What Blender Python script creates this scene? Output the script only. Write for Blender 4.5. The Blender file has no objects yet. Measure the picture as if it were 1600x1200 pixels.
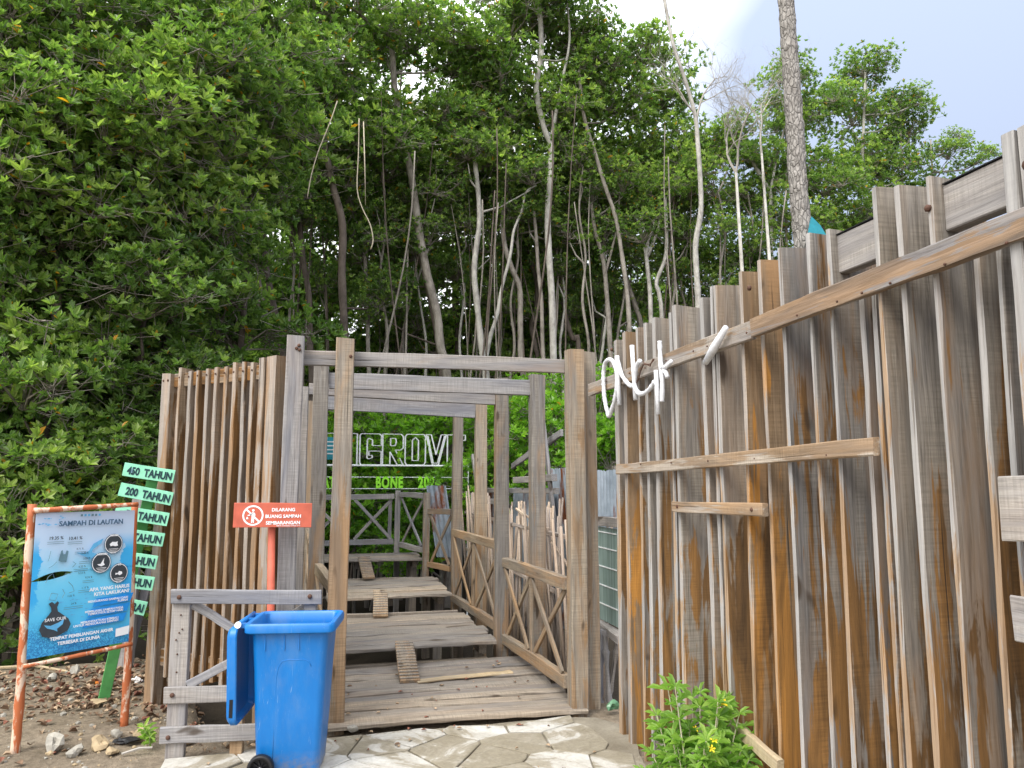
import bpy, math, random
import numpy as np
from mathutils import Vector, Matrix
rnd = random.Random(7)
sc = bpy.context.scene
C = sc.collection
R = math.radians

# ------------------------------------------------------------------ camera, sky, sun, exposure
cam = bpy.data.objects.new('camera', bpy.data.cameras.new('camera'))
C.objects.link(cam); sc.camera = cam
cam.location = (0, 0, 1.58)
cam.rotation_euler = (R(90) + math.atan(.126), 0, R(-14))
cam.data.sensor_width = 36; cam.data.lens = 36 * 1190 / 1600
cam.data.clip_end = 2000; cam.data.clip_start = .05

w = bpy.data.worlds.new('World'); sc.world = w; w.use_nodes = True
SUN_EL, SUN_AZ = R(50), R(228)          # azimuth clockwise from +Y
def nd(nt, t, **kw):
    n = nt.nodes.new(t)
    for k, v in kw.items():
        if k in ('x', 'y'): continue
        setattr(n, k, v)
    return n
nt = w.node_tree; nt.nodes.clear()
out = nd(nt, 'ShaderNodeOutputWorld'); bg = nd(nt, 'ShaderNodeBackground')
bg.inputs['Strength'].default_value = .1
sky = nd(nt, 'ShaderNodeTexSky', sky_type='NISHITA'); sky.sun_disc = False
sky.sun_elevation = SUN_EL; sky.sun_rotation = SUN_AZ
tc = nd(nt, 'ShaderNodeTexCoord'); mp = nd(nt, 'ShaderNodeMapping'); mp.inputs['Scale'].default_value = (1.0, 1.0, 2.2)
mp.inputs['Location'].default_value = (.35, .1, .3)
n1 = nd(nt, 'ShaderNodeTexNoise'); n1.inputs['Scale'].default_value = 1.6; n1.inputs['Detail'].default_value = 3; n1.inputs['Roughness'].default_value = .4
cr = nd(nt, 'ShaderNodeValToRGB')
cr.color_ramp.elements[0].position = .30; cr.color_ramp.elements[0].color = (2.5, 2.9, 3.8, 1)
cr.color_ramp.elements[1].position = .66; cr.color_ramp.elements[1].color = (9.2, 9.3, 9.6, 1)
cloudcover = nd(nt, 'ShaderNodeMixRGB'); cloudcover.inputs[0].default_value = .93
nt.links.new(tc.outputs['Generated'], mp.inputs[0]); nt.links.new(mp.outputs[0], n1.inputs['Vector'])
sx0 = nd(nt, 'ShaderNodeSeparateXYZ'); nt.links.new(tc.outputs['Generated'], sx0.inputs[0])
drift = nd(nt, 'ShaderNodeMath', operation='MULTIPLY_ADD'); nt.links.new(sx0.outputs[0], drift.inputs[0]); drift.inputs[1].default_value = -.95; drift.inputs[2].default_value = .42
addn = nd(nt, 'ShaderNodeMath', operation='ADD'); nt.links.new(n1.outputs[0], addn.inputs[0]); nt.links.new(drift.outputs[0], addn.inputs[1])
nt.links.new(addn.outputs[0], cr.inputs[0]); nt.links.new(sky.outputs[0], cloudcover.inputs[1]); nt.links.new(cr.outputs[0], cloudcover.inputs[2])
# an overcast sky is brighter overhead than towards the horizon
zen = nd(nt, 'ShaderNodeMath', operation='MULTIPLY_ADD'); nt.links.new(sx0.outputs[2], zen.inputs[0]); zen.inputs[1].default_value = .85; zen.inputs[2].default_value = .70; zen.use_clamp = False
zc = nd(nt, 'ShaderNodeMath', operation='MAXIMUM'); nt.links.new(zen.outputs[0], zc.inputs[0]); zc.inputs[1].default_value = .70
zm = nd(nt, 'ShaderNodeVectorMath', operation='SCALE'); nt.links.new(cloudcover.outputs[0], zm.inputs[0]); nt.links.new(zc.outputs[0], zm.inputs['Scale'])
nt.links.new(zm.outputs[0], bg.inputs[0]); nt.links.new(bg.outputs[0], out.inputs[0])

sun = bpy.data.objects.new('sun', bpy.data.lights.new('sun', 'SUN')); C.objects.link(sun)
sun.data.energy = 1.3; sun.data.angle = R(28); sun.data.color = (1, .96, .88)
d = Vector((math.sin(SUN_AZ) * math.cos(SUN_EL), math.cos(SUN_AZ) * math.cos(SUN_EL), math.sin(SUN_EL)))
sun.rotation_euler = d.to_track_quat('Z', 'Y').to_euler()
sc.view_settings.view_transform = 'Standard'; sc.view_settings.look = 'None'
sc.view_settings.exposure = 1.36; sc.view_settings.gamma = 1

# ------------------------------------------------------------------ materials
def base_mat(name, rough=.8, spec=.3):
    m = bpy.data.materials.new(name); m.use_nodes = True
    b = m.node_tree.nodes['Principled BSDF']; b.inputs['Roughness'].default_value = rough
    b.inputs['Specular IOR Level'].default_value = spec
    return m, m.node_tree, b
def c4(c): return (c[0], c[1], c[2], 1)
def ramp(nt, src, stops):
    r = nd(nt, 'ShaderNodeValToRGB'); e = r.color_ramp.elements
    while len(e) < len(stops): e.new(.5)
    for k, (p, c) in enumerate(stops): e[k].position = p; e[k].color = c4(c) if not isinstance(c, (int, float)) else (c, c, c, 1)
    nt.links.new(src, r.inputs[0]); return r.outputs[0]
def noise(nt, vec, scale, detail=4, rough=.55, dist=0):
    n = nd(nt, 'ShaderNodeTexNoise'); n.inputs['Scale'].default_value = scale; n.inputs['Detail'].default_value = detail
    n.inputs['Roughness'].default_value = rough; n.inputs['Distortion'].default_value = dist
    if vec is not None: nt.links.new(vec, n.inputs['Vector'])
    return n.outputs[0]
def mapping(nt, vec, scale, loc=(0, 0, 0)):
    m = nd(nt, 'ShaderNodeMapping'); m.inputs['Scale'].default_value = scale; m.inputs['Location'].default_value = loc
    nt.links.new(vec, m.inputs[0]); return m.outputs[0]
def mixc(nt, f, a, b, mode='MIX'):
    m = nd(nt, 'ShaderNodeMixRGB', blend_type=mode)
    for i, v in ((0, f), (1, a), (2, b)):
        if isinstance(v, (int, float)): m.inputs[i].default_value = v if i == 0 else (v, v, v, 1)
        elif isinstance(v, tuple): m.inputs[i].default_value = c4(v)
        else: nt.links.new(v, m.inputs[i])
    return m.outputs[0]
def mth(nt, op, a, b=0., clamp=False):
    m = nd(nt, 'ShaderNodeMath', operation=op); m.use_clamp = clamp
    for i, v in ((0, a), (1, b)):
        if isinstance(v, (int, float)): m.inputs[i].default_value = v
        else: nt.links.new(v, m.inputs[i])
    return m.outputs[0]
def bump(nt, b, h, strength=.4, dist=.004):
    n = nd(nt, 'ShaderNodeBump'); n.inputs['Strength'].default_value = strength; n.inputs['Distance'].default_value = dist
    nt.links.new(h, n.inputs['Height']); nt.links.new(n.outputs[0], b.inputs['Normal'])
def objvec(nt):
    t = nd(nt, 'ShaderNodeTexCoord'); oi = nd(nt, 'ShaderNodeObjectInfo')
    v = nd(nt, 'ShaderNodeVectorMath', operation='ADD'); k = mth(nt, 'MULTIPLY', oi.outputs['Random'], 53.)
    nt.links.new(t.outputs['Object'], v.inputs[0]); nt.links.new(k, v.inputs[1])
    sep = nd(nt, 'ShaderNodeSeparateXYZ'); nt.links.new(t.outputs['Object'], sep.inputs[0])
    return v.outputs[0], sep.outputs[2], oi.outputs['Random']

def wood(name, light, dark, stain=0., zfade=None, ochre=(.34, .18, .06), brown=(.10, .06, .028), warm=.25, edge=0.):
    """weathered timber; grain runs along the local Z of each plank"""
    m, nt, b = base_mat(name, .82, .25)
    v, z, rn = objvec(nt)
    g = noise(nt, mapping(nt, v, (75, 75, 2.4)), 1, 8, .72, .8)
    g2 = noise(nt, mapping(nt, v, (9, 9, 1.1)), 1, 4, .6, 1.2)
    col = ramp(nt, g, [(.3, dark), (.5, tuple((x + y) / 2 for x, y in zip(light, dark))), (.72, light)])
    tone = ramp(nt, g2, [(.3, (.72, .74, .80)), (.62, (1.1, 1.08, 1.04))])
    col = mixc(nt, 1., col, tone, 'MULTIPLY')
    vr = ramp(nt, rn, [(0, (.80, .82, .86)), (.5, (1, .98, .95)), (1, (1.2, 1.13, 1.02))])
    col = mixc(nt, 1., col, vr, 'MULTIPLY')
    # raw warm wood where the grey skin has worn off
    wm = noise(nt, mapping(nt, v, (6, 6, .9), (3, 1, 7)), 1, 5, .6, .8)
    col = mixc(nt, mth(nt, 'MULTIPLY', ramp(nt, wm, [(.48, 0.), (.64, 1.)]), warm), col, (.36, .22, .11))
    if stain > 0:
        s1 = noise(nt, mapping(nt, v, (5.5, 5.5, .85), (11, 5, 2)), 1, 6, .62, 1.0)
        s2 = noise(nt, mapping(nt, v, (30, 30, 1.6), (4, 9, 1)), 1, 4, .6, .5)
        s = mth(nt, 'ADD', s1, mth(nt, 'MULTIPLY', mth(nt, 'SUBTRACT', s2, .5), .42))
        if zfade is not None:
            mr = nd(nt, 'ShaderNodeMapRange'); mr.inputs[1].default_value = zfade[0]; mr.inputs[2].default_value = zfade[1]
            mr.inputs[3].default_value = .0; mr.inputs[4].default_value = -.2; nt.links.new(z, mr.inputs[0])
            s = mth(nt, 'ADD', s, mr.outputs[0])
        mask = mth(nt, 'MULTIPLY', ramp(nt, s, [(.46, 0.), (.505, 1.)]), stain)
        sc_ = ramp(nt, noise(nt, mapping(nt, v, (8, 8, .8), (1, 17, 3)), 1, 5, .65, .7), [(.36, brown), (.5, tuple(.5 * (x + y) for x, y in zip(ochre, brown))), (.66, ochre)])
        sc_ = mixc(nt, .5, sc_, mixc(nt, 1., sc_, ramp(nt, g, [(.3, .5), (.65, 1.3)]), 'MULTIPLY'))
        col = mixc(nt, mask, col, sc_)
    saw = noise(nt, mapping(nt, v, (4, 4, 120), (2, 8, 5)), 1, 2, .5, .4)
    col = mixc(nt, mth(nt, 'MULTIPLY', ramp(nt, g2, [(.45, 0.), (.6, .6)]), 1.), col, mixc(nt, 1., col, ramp(nt, saw, [(.35, .72), (.6, 1.12)]), 'MULTIPLY'))
    kn = noise(nt, mapping(nt, v, (9, 9, 3.2), (21, 3, 8)), 1, 2, .4, .2)
    col = mixc(nt, ramp(nt, kn, [(.70, 0.), (.745, .8)]), col, (.05, .033, .02))
    if edge > 0:  # edges paler, wide faces darker: weathering plus lit-edge contrast put into the colour
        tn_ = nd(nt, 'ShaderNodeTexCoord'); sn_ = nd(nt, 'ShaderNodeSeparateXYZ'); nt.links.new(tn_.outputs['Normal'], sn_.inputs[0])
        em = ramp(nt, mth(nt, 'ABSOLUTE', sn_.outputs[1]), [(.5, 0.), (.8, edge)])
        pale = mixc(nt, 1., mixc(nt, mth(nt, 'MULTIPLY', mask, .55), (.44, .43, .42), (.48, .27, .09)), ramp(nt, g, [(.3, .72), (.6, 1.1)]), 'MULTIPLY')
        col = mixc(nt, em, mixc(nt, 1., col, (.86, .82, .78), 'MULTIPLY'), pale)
    ck = noise(nt, mapping(nt, v, (55, 55, .7), (7, 2, 5)), 1, 3, .5, .3)
    col = mixc(nt, ramp(nt, ck, [(.255, .85), (.31, 0.)]), col, (.025, .02, .016))
    nt.links.new(col, b.inputs['Base Color'])
    h = mth(nt, 'ADD', g, mth(nt, 'MULTIPLY', ramp(nt, ck, [(.24, 0.), (.33, 1.)]), 1.2))
    bump(nt, b, h, .55, .004)
    return m

GREY, GDK = (.40, .375, .355), (.165, .15, .138)
M = {}
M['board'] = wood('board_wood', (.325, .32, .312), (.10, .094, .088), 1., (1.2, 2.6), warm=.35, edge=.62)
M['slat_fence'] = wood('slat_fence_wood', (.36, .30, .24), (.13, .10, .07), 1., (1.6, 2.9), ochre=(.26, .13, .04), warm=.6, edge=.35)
M['grey'] = wood('grey_wood', (.36, .355, .36), (.16, .155, .16), .0, warm=.1)
M['post'] = wood('post_wood', (.34, .31, .27), (.13, .11, .09), .6, (.9, 2.8), ochre=(.34, .19, .08), brown=(.17, .105, .055), warm=.5)
M['deck'] = wood('deck_wood', (.34, .31, .275), (.14, .12, .10), .0, warm=.15)
M['pale_beam'] = wood('pale_beam_wood', (.42, .395, .37), (.21, .19, .17), .0, warm=.3)
M['pale'] = wood('pale_wood', (.52, .45, .33), (.27, .21, .13), .0, warm=.3)
M['rail'] = wood('rail_wood', (.34, .29, .23), (.14, .11, .08), .3, (0, 3), ochre=(.38, .2, .08), warm=.7)
M['slat'] = wood('slat_wood', (.43, .40, .37), (.18, .155, .135), .6, None, ochre=(.40, .22, .08), warm=.3)
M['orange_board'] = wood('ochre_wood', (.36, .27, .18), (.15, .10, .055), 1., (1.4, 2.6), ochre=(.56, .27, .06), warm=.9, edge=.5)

def plain(name, col, rough=.6, spec=.3, var=.15, scale=20, metal=0, bmp=0.):
    m, nt, b = base_mat(name, rough, spec); b.inputs['Metallic'].default_value = metal
    v, z, rn = objvec(nt)
    n = noise(nt, v, scale, 5, .6)
    lo = tuple(x * (1 - var) for x in col); hi = tuple(min(1, x * (1 + var)) for x in col)
    nt.links.new(ramp(nt, n, [(.3, lo), (.7, hi)]), b.inputs['Base Color'])
    if bmp: bump(nt, b, n, bmp, .003)
    return m
M['iron'] = plain('rusty_iron', (.09, .045, .03), .75, .3, .4, 40)
M['black'] = plain('black_plastic', (.012, .012, .014), .45)
M['whitepaint'] = plain('white_paint', (.66, .67, .70), .6, .3, .16, 45, bmp=.5)
M['lime'] = plain('lime_green_paint', (.30, .78, .04), .5, .3, .06)
M['neon_white'] = plain('white_tube', (.78, .80, .80), .4)
M['ink'] = plain('dark_ink', (.018, .045, .055), .7, .2, .2)
M['mint'] = plain('mint_paint', (.25, .62, .42), .6, .3, .14, 14, bmp=.1)
M['greenpaint'] = plain('green_paint', (.085, .30, .09), .55, .3, .2, 10, bmp=.15)
M['tealplastic'] = plain('teal_cloth', (.03, .26, .33), .7)
M['redpaint'] = plain('red_paint', (.50, .115, .07), .6, .3, .16, 12, bmp=.2)
M['zinc'] = None

def m_peeling(name, paint, under, th=.55, scale=7):
    m, nt, b = base_mat(name, .55, .35)
    v, z, rn = objvec(nt)
    n = noise(nt, mapping(nt, v, (scale * 2, scale * 2, scale * .8)), 1, 6, .65, .5)
    k = ramp(nt, n, [(th - .03, 0.), (th + .02, 1.)])
    p2 = mixc(nt, noise(nt, v, 4, 3), paint, tuple(x * .7 for x in paint))
    nt.links.new(mixc(nt, k, p2, under), b.inputs['Base Color'])
    bump(nt, b, n, .3, .002)
    return m
M['bamboo_red'] = m_peeling('peeling_red_bamboo', (.52, .15, .055), (.66, .50, .38), .54)
M['bamboo'] = wood('bamboo_cane', (.56, .50, .44), (.30, .22, .17), .0, warm=.2)

def m_zinc():
    m, nt, b = base_mat('corrugated_zinc', .55, .4); b.inputs['Metallic'].default_value = .35
    v, z, rn = objvec(nt)
    n = noise(nt, mapping(nt, v, (3, 3, 1.2)), 1, 6, .65)
    c = ramp(nt, noise(nt, v, 6, 4), [(.3, (.22, .27, .32)), (.7, (.42, .48, .55))])
    nt.links.new(mixc(nt, ramp(nt, n, [(.54, 0.), (.62, 1.)]), c, (.22, .075, .03)), b.inputs['Base Color'])
    return m
M['zinc'] = m_zinc()
m, nt, b = base_mat('green_glazed_sheet', .35, .4); v, z, rn = objvec(nt)
nt.links.new(ramp(nt, noise(nt, mapping(nt, v, (40, 40, 2)), 1, 3), [(.3, (.10, .17, .15)), (.7, (.26, .35, .33))]), b.inputs['Base Color']); M['sheet'] = m

def m_bark(name, a, bcol, sc_=6., strength=.8, lichen=.4):
    m, nt, b = base_mat(name, .9, .2)
    v, z, rn = objvec(nt)
    n = noise(nt, mapping(nt, v, (sc_, sc_, sc_ * .45)), 1, 7, .7, .4)
    n2 = noise(nt, v, 2.2, 4, .6)
    c = ramp(nt, n, [(.32, bcol), (.62, a)])
    c = mixc(nt, mth(nt, 'MULTIPLY', ramp(nt, n2, [(.45, 0.), (.6, 1.)]), lichen), c, tuple(min(1, x * 1.5) for x in a))
    nt.links.new(c, b.inputs['Base Color']); bump(nt, b, n, strength, .012)
    return m
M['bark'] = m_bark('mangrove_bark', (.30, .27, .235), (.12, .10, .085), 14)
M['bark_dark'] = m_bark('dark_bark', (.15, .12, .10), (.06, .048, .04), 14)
M['bark_pale'] = m_bark('pale_bark', (.46, .44, .40), (.22, .20, .18), 16)
M['bark_rough'] = m_bark('rough_bark', (.34, .31, .28), (.10, .085, .075), 10, 1., .2)
nt = M['bark_rough'].node_tree; b = nt.nodes['Principled BSDF']
v, z, rn = objvec(nt); vo = nd(nt, 'ShaderNodeTexVoronoi', feature='DISTANCE_TO_EDGE'); vo.inputs['Scale'].default_value = 1.
dv = nd(nt, 'ShaderNodeVectorMath', operation='ADD'); nt.links.new(mapping(nt, v, (30, 30, 11)), dv.inputs[0])
nn_ = nd(nt, 'ShaderNodeTexNoise'); nn_.inputs['Scale'].default_value = 9; nt.links.new(v, nn_.inputs['Vector']); nt.links.new(nn_.outputs['Color'], dv.inputs[1]); nt.links.new(dv.outputs[0], vo.inputs['Vector'])
pl = ramp(nt, vo.outputs['Distance'], [(.02, 0.), (.16, 1.)])
c_ = mixc(nt, 1., ramp(nt, noise(nt, v, 9, 6, .7), [(.3, (.17, .155, .14)), (.7, (.40, .375, .345))]), ramp(nt, vo.outputs['Distance'], [(.0, .62), (.10, 1.)]), 'MULTIPLY')
nt.links.new(c_, b.inputs['Base Color']); bump(nt, b, pl, .9, .01)
M['twig'] = plain('dead_twig', (.38, .35, .31), .8)
M['root'] = plain('hanging_root', (.50, .44, .33), .8)

def m_leaf(name, cols, yellow=.02, rough=.33, trans=.5):
    m, nt, b = base_mat(name, rough, .5)
    at = nd(nt, 'ShaderNodeAttribute', attribute_name='tint')
    sep = nd(nt, 'ShaderNodeSeparateColor'); nt.links.new(at.outputs['Color'], sep.inputs[0])
    oi = nd(nt, 'ShaderNodeObjectInfo')
    f = mth(nt, 'ADD', sep.outputs[0], mth(nt, 'MULTIPLY', mth(nt, 'SUBTRACT', oi.outputs['Random'], .5), .22))
    c = ramp(nt, f, [(0., cols[0]), (.5, cols[1]), (1., cols[2])])
    c = mixc(nt, mth(nt, 'GREATER_THAN', sep.outputs[1], 1 - yellow), c, (.55, .27, .02))
    nt.links.new(c, b.inputs['Base Color'])
    tr = nd(nt, 'ShaderNodeBsdfTranslucent'); nt.links.new(mixc(nt, 1., c, (1.35, 1.6, .75), 'MULTIPLY'), tr.inputs[0])
    ms = nd(nt, 'ShaderNodeMixShader'); ms.inputs[0].default_value = trans
    o = nt.nodes['Material Output']
    nt.links.new(b.outputs[0], ms.inputs[1]); nt.links.new(tr.outputs[0], ms.inputs[2]); nt.links.new(ms.outputs[0], o.inputs[0])
    return m
M['leaf'] = m_leaf('mangrove_leaf', [(.060, .115, .030), (.165, .265, .068), (.38, .47, .13)], .010)
M['leaf_bright'] = m_leaf('young_leaf', [(.10, .22, .03), (.19, .37, .04), (.32, .52, .06)], .004)
M['leaf_bush'] = m_leaf('bush_leaf', [(.14, .26, .05), (.27, .42, .09), (.42, .52, .14)], .0, .5)
M['flower'] = plain('yellow_petal', (.85, .62, .02), .6)

# ------------------------------------------------------------------ helpers
class MB:
    def __init__(s): s.v = []; s.f = []; s.m = []
    def add(s, vs, fs, mi=0):
        o = len(s.v); s.v += [tuple(q) for q in vs]; s.f += [tuple(i + o for i in q) for q in fs]; s.m += [mi] * len(fs); return s
    def box(s, a, b, mi=0):
        (x0, y0, z0), (x1, y1, z1) = a, b
        return s.add([(x0, y0, z0), (x1, y0, z0), (x1, y1, z0), (x0, y1, z0), (x0, y0, z1), (x1, y0, z1), (x1, y1, z1), (x0, y1, z1)],
                     [(3, 2, 1, 0), (4, 5, 6, 7), (0, 1, 5, 4), (1, 2, 6, 5), (2, 3, 7, 6), (3, 0, 4, 7)], mi)
    def tube(s, pts, rad, n=8, mi=0, cap=True):
        pts = [Vector(p) for p in pts]; N = len(pts)
        if isinstance(rad, (int, float)): rad = [rad] * N
        t0 = (pts[1] - pts[0]).normalized(); u = t0.orthogonal().normalized(); vs = []
        for i, p in enumerate(pts):
            t = (pts[min(i + 1, N - 1)] - pts[max(i - 1, 0)])
            t = t.normalized() if t.length > 1e-9 else t0
            u = (u - t * u.dot(t)); u = u.normalized() if u.length > 1e-6 else t.orthogonal().normalized()
            w_ = t.cross(u)
            for k in range(n):
                a = 2 * math.pi * k / n; vs.append(p + (u * math.cos(a) + w_ * math.sin(a)) * rad[i])
        fs = [(i * n + k, i * n + (k + 1) % n, (i + 1) * n + (k + 1) % n, (i + 1) * n + k) for i in range(N - 1) for k in range(n)]
        if cap: fs += [tuple(range(n - 1, -1, -1)), tuple((N - 1) * n + k for k in range(n))]
        return s.add(vs, fs, mi)
    def build(s, name, mats, parent=None, loc=(0, 0, 0), smooth=False, mat3=None):
        me = bpy.data.meshes.new(name); me.from_pydata(s.v, [], s.f); me.update()
        mats = mats if isinstance(mats, (list, tuple)) else [mats]
        for x in mats: me.materials.append(x)
        if len(mats) > 1: me.polygons.foreach_set('material_index', s.m)
        if smooth: me.polygons.foreach_set('use_smooth', [True] * len(me.polygons))
        return link(name, me, parent, loc)
def link(name, me, parent=None, loc=(0, 0, 0)):
    o = bpy.data.objects.new(name, me); C.objects.link(o)
    if parent is not None: o.parent = parent
    o.location = loc; return o
def tag(o, label=None, cat=None, group=None, kind=None):
    for k, v_ in (('label', label), ('category', cat), ('group', group), ('kind', kind)):
        if v_: o[k] = v_
    return o
def thing(name, label, cat, loc=(0, 0, 0), group=None, rz=0):
    e = bpy.data.objects.new(name, None); C.objects.link(e); e.location = loc; e.empty_display_size = .1
    e.rotation_euler = (0, 0, rz)
    return tag(e, label, cat, group)

def plank(name, A, B, w_, t, mat, parent=None, up=(0, 0, 1), ch=.004, rough=.0025, segs=7, wend=None, shave=0):
    """a timber from A to B (world coordinates); w_ across, t along the direction nearest `up`"""
    A = Vector(A); B = Vector(B); L = (B - A).length; z = (B - A).normalized()
    y = Vector(up); y = (y - z * y.dot(z)).normalized(); x = y.cross(z)
    hw, ht = w_ / 2, t / 2; vs = []; fs = []
    drift = [rnd.uniform(-1, 1) for _ in range(8)]
    for i in range(segs + 1):
        f = i / segs; ww = hw if wend is None else hw + (wend / 2 - hw) * f
        jx = math.sin(f * 5 + drift[0] * 3) * rough * 1.2 + rnd.uniform(-1, 1) * rough * .5
        jy = math.sin(f * 4 + drift[1] * 3) * rough * 1.2
        j = lambda: rnd.uniform(-1, 1) * rough * .6
        q = [(-ww + ch, -ht), (ww - ch, -ht), (ww, -ht + ch), (ww, ht - ch), (ww - ch, ht), (-ww + ch, ht), (-ww, ht - ch), (-ww, -ht + ch)]
        zz = f * L + (rnd.uniform(-1, 1) * .002 if 0 < i < segs else 0); e_ = 1 if i in (0, segs) and rough > .0015 else 0
        vs += [(a + jx + j(), b_ + jy + j(), zz + e_ * (a * drift[2] * .07 + b_ * drift[3] * .07)) for a, b_ in q]
    for i in range(segs):
        for k in range(8):
            fs.append((i * 8 + k, i * 8 + (k + 1) % 8, (i + 1) * 8 + (k + 1) % 8, (i + 1) * 8 + k))
    fs += [tuple(range(7, -1, -1)), tuple(segs * 8 + k for k in range(8))]
    me = bpy.data.meshes.new(name); me.from_pydata(vs, [], fs); me.update(); me.materials.append(mat)
    o = bpy.data.objects.new(name, me); C.objects.link(o)
    mw = Matrix((x, y, z)).transposed().to_4x4(); mw.translation = A
    if parent is not None:
        o.parent = parent; o.matrix_local = Matrix.LocRotScale(parent.location, parent.rotation_euler, None).inverted() @ mw
    else: o.matrix_world = mw
    return o
bolt_me = None
def bolt(p, nrm, parent, r=.011):
    """a rusty bolt head; world position p, facing nrm"""
    global bolt_me
    if bolt_me is None:
        b_ = MB(); b_.tube([(0, 0, -.002), (0, 0, .005), (0, 0, .009)], [1 * .011, .011, .007], 8)
        o = b_.build('bolt', M['iron'], smooth=True); bolt_me = o.data; bpy.data.objects.remove(o)
    o = bpy.data.objects.new('bolt', bolt_me); C.objects.link(o)
    q = Vector(nrm).to_track_quat('Z', 'Y'); mw = Matrix.LocRotScale(Vector(p), q, Vector((r / .011,) * 3))
    o.parent = parent; o.matrix_local = Matrix.LocRotScale(parent.location, parent.rotation_euler, None).inverted() @ mw
    return o

def text_mesh(name, txt, size, mat, parent, loc, rot, bold=.0, ext=.002, align='LEFT', sx=1., spacing=1.):
    cu = bpy.data.curves.new(name, 'FONT'); cu.body = txt; cu.size = size; cu.extrude = ext; cu.offset = bold; cu.align_x = align
    cu.space_line = .95; cu.resolution_u = 3; cu.space_character = spacing
    o = bpy.data.objects.new(name, cu); C.objects.link(o)
    dg = bpy.context.evaluated_depsgraph_get(); me = bpy.data.meshes.new_from_object(o.evaluated_get(dg))
    bpy.data.objects.remove(o); me.materials.clear(); me.materials.append(mat)
    q = bpy.data.objects.new(name, me); C.objects.link(q); q.parent = parent
    q.location = loc; q.rotation_euler = rot; q.scale = (sx, 1, 1)
    return q

# ------------------------------------------------------------------ ground
def fbm(x, y, s=1., seed=0):
    t = 0
    for k in range(4):
        a = 1.7 ** k * s; t += math.sin(x * a * 1.3 + seed + k * 1.7 + 1.1 * math.sin(y * a + k)) * math.cos(y * a * 1.1 - k * 2.3 + seed) / 1.8 ** k
    return t
def sstep(a, b_, x): x = max(0., min(1., (x - a) / (b_ - a))); return x * x * (3 - 2 * x)
def gz(x, y):
    h = .012 * fbm(x, y, 2.) + .006 * fbm(x, y, 7., 2)
    # flat under the paving, then the bank drops to the mangrove mud
    flat = sstep(-1.1, -.8, x) * (1 - sstep(5.0, 5.3, y)); h *= (1 - flat); h -= .02 * flat
    edge = 7.3 if x < -.7 else 5.35
    if x < -.7 and x > -1.1: edge = 5.35 + (7.3 - 5.35) * (-.7 - x) / .4
    drop = sstep(edge, edge + .9, y)
    if x > 2.05: drop = max(drop, sstep(2.05, 2.5, x) * .5)
    if x < -1: h += .05 * sstep(6.1, 6.9, y)
    return h - .6 * drop
def axis(lo, hi, d0, near0, near1):
    a = list(np.arange(near0, near1, d0)); st = d0; x = near1
    while x < hi: a.append(x); st *= 1.25; x += st
    a.append(hi); st = d0; x = near0 - d0; bk = []
    while x > lo: bk.append(x); st *= 1.25; x -= st
    bk.append(lo); return bk[::-1] + a
xs = axis(-600, 600, .07, -3.4, 3.0); ys = axis(-300, 900, .07, 2.6, 8.6)
mb = MB(); nx, ny = len(xs), len(ys)
mb.add([(x, y, gz(x, y)) for y in ys for x in xs], [(j * nx + i, j * nx + i + 1, (j + 1) * nx + i + 1, (j + 1) * nx + i) for j in range(ny - 1) for i in range(nx - 1)])
m, nt, b = base_mat('sandy_dirt', .95, .15)
g_ = nd(nt, 'ShaderNodeNewGeometry'); pos = g_.outputs['Position']
a1 = noise(nt, pos, 1.6, 6, .6); a2 = noise(nt, pos, 22, 6, .7); a3 = noise(nt, pos, 90, 3, .6)
col = ramp(nt, a1, [(.3, (.15, .12, .085)), (.55, (.225, .18, .13)), (.75, (.29, .245, .185))])
col = mixc(nt, .7, col, ramp(nt, a2, [(.3, .45), (.7, 1.35)]), 'MULTIPLY')
col = mixc(nt, ramp(nt, a3, [(.66, 0.), (.72, .7)]), col, (.5, .46, .4))
sp = nd(nt, 'ShaderNodeSeparateXYZ'); nt.links.new(pos, sp.inputs[0])
mr = nd(nt, 'ShaderNodeMapRange'); mr.inputs[1].default_value = -.12; mr.inputs[2].default_value = -.4; nt.links.new(sp.outputs[2], mr.inputs[0])
col = mixc(nt, mr.outputs[0], col, mixc(nt, a2, (.025, .02, .015), (.07, .055, .04)))
nt.links.new(col, b.inputs['Base Color']); bump(nt, b, mth(nt, 'ADD', a2, mth(nt, 'MULTIPLY', a3, .4)), .8, .02)
tag(mb.build('ground', m, smooth=True), kind='structure')

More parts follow.
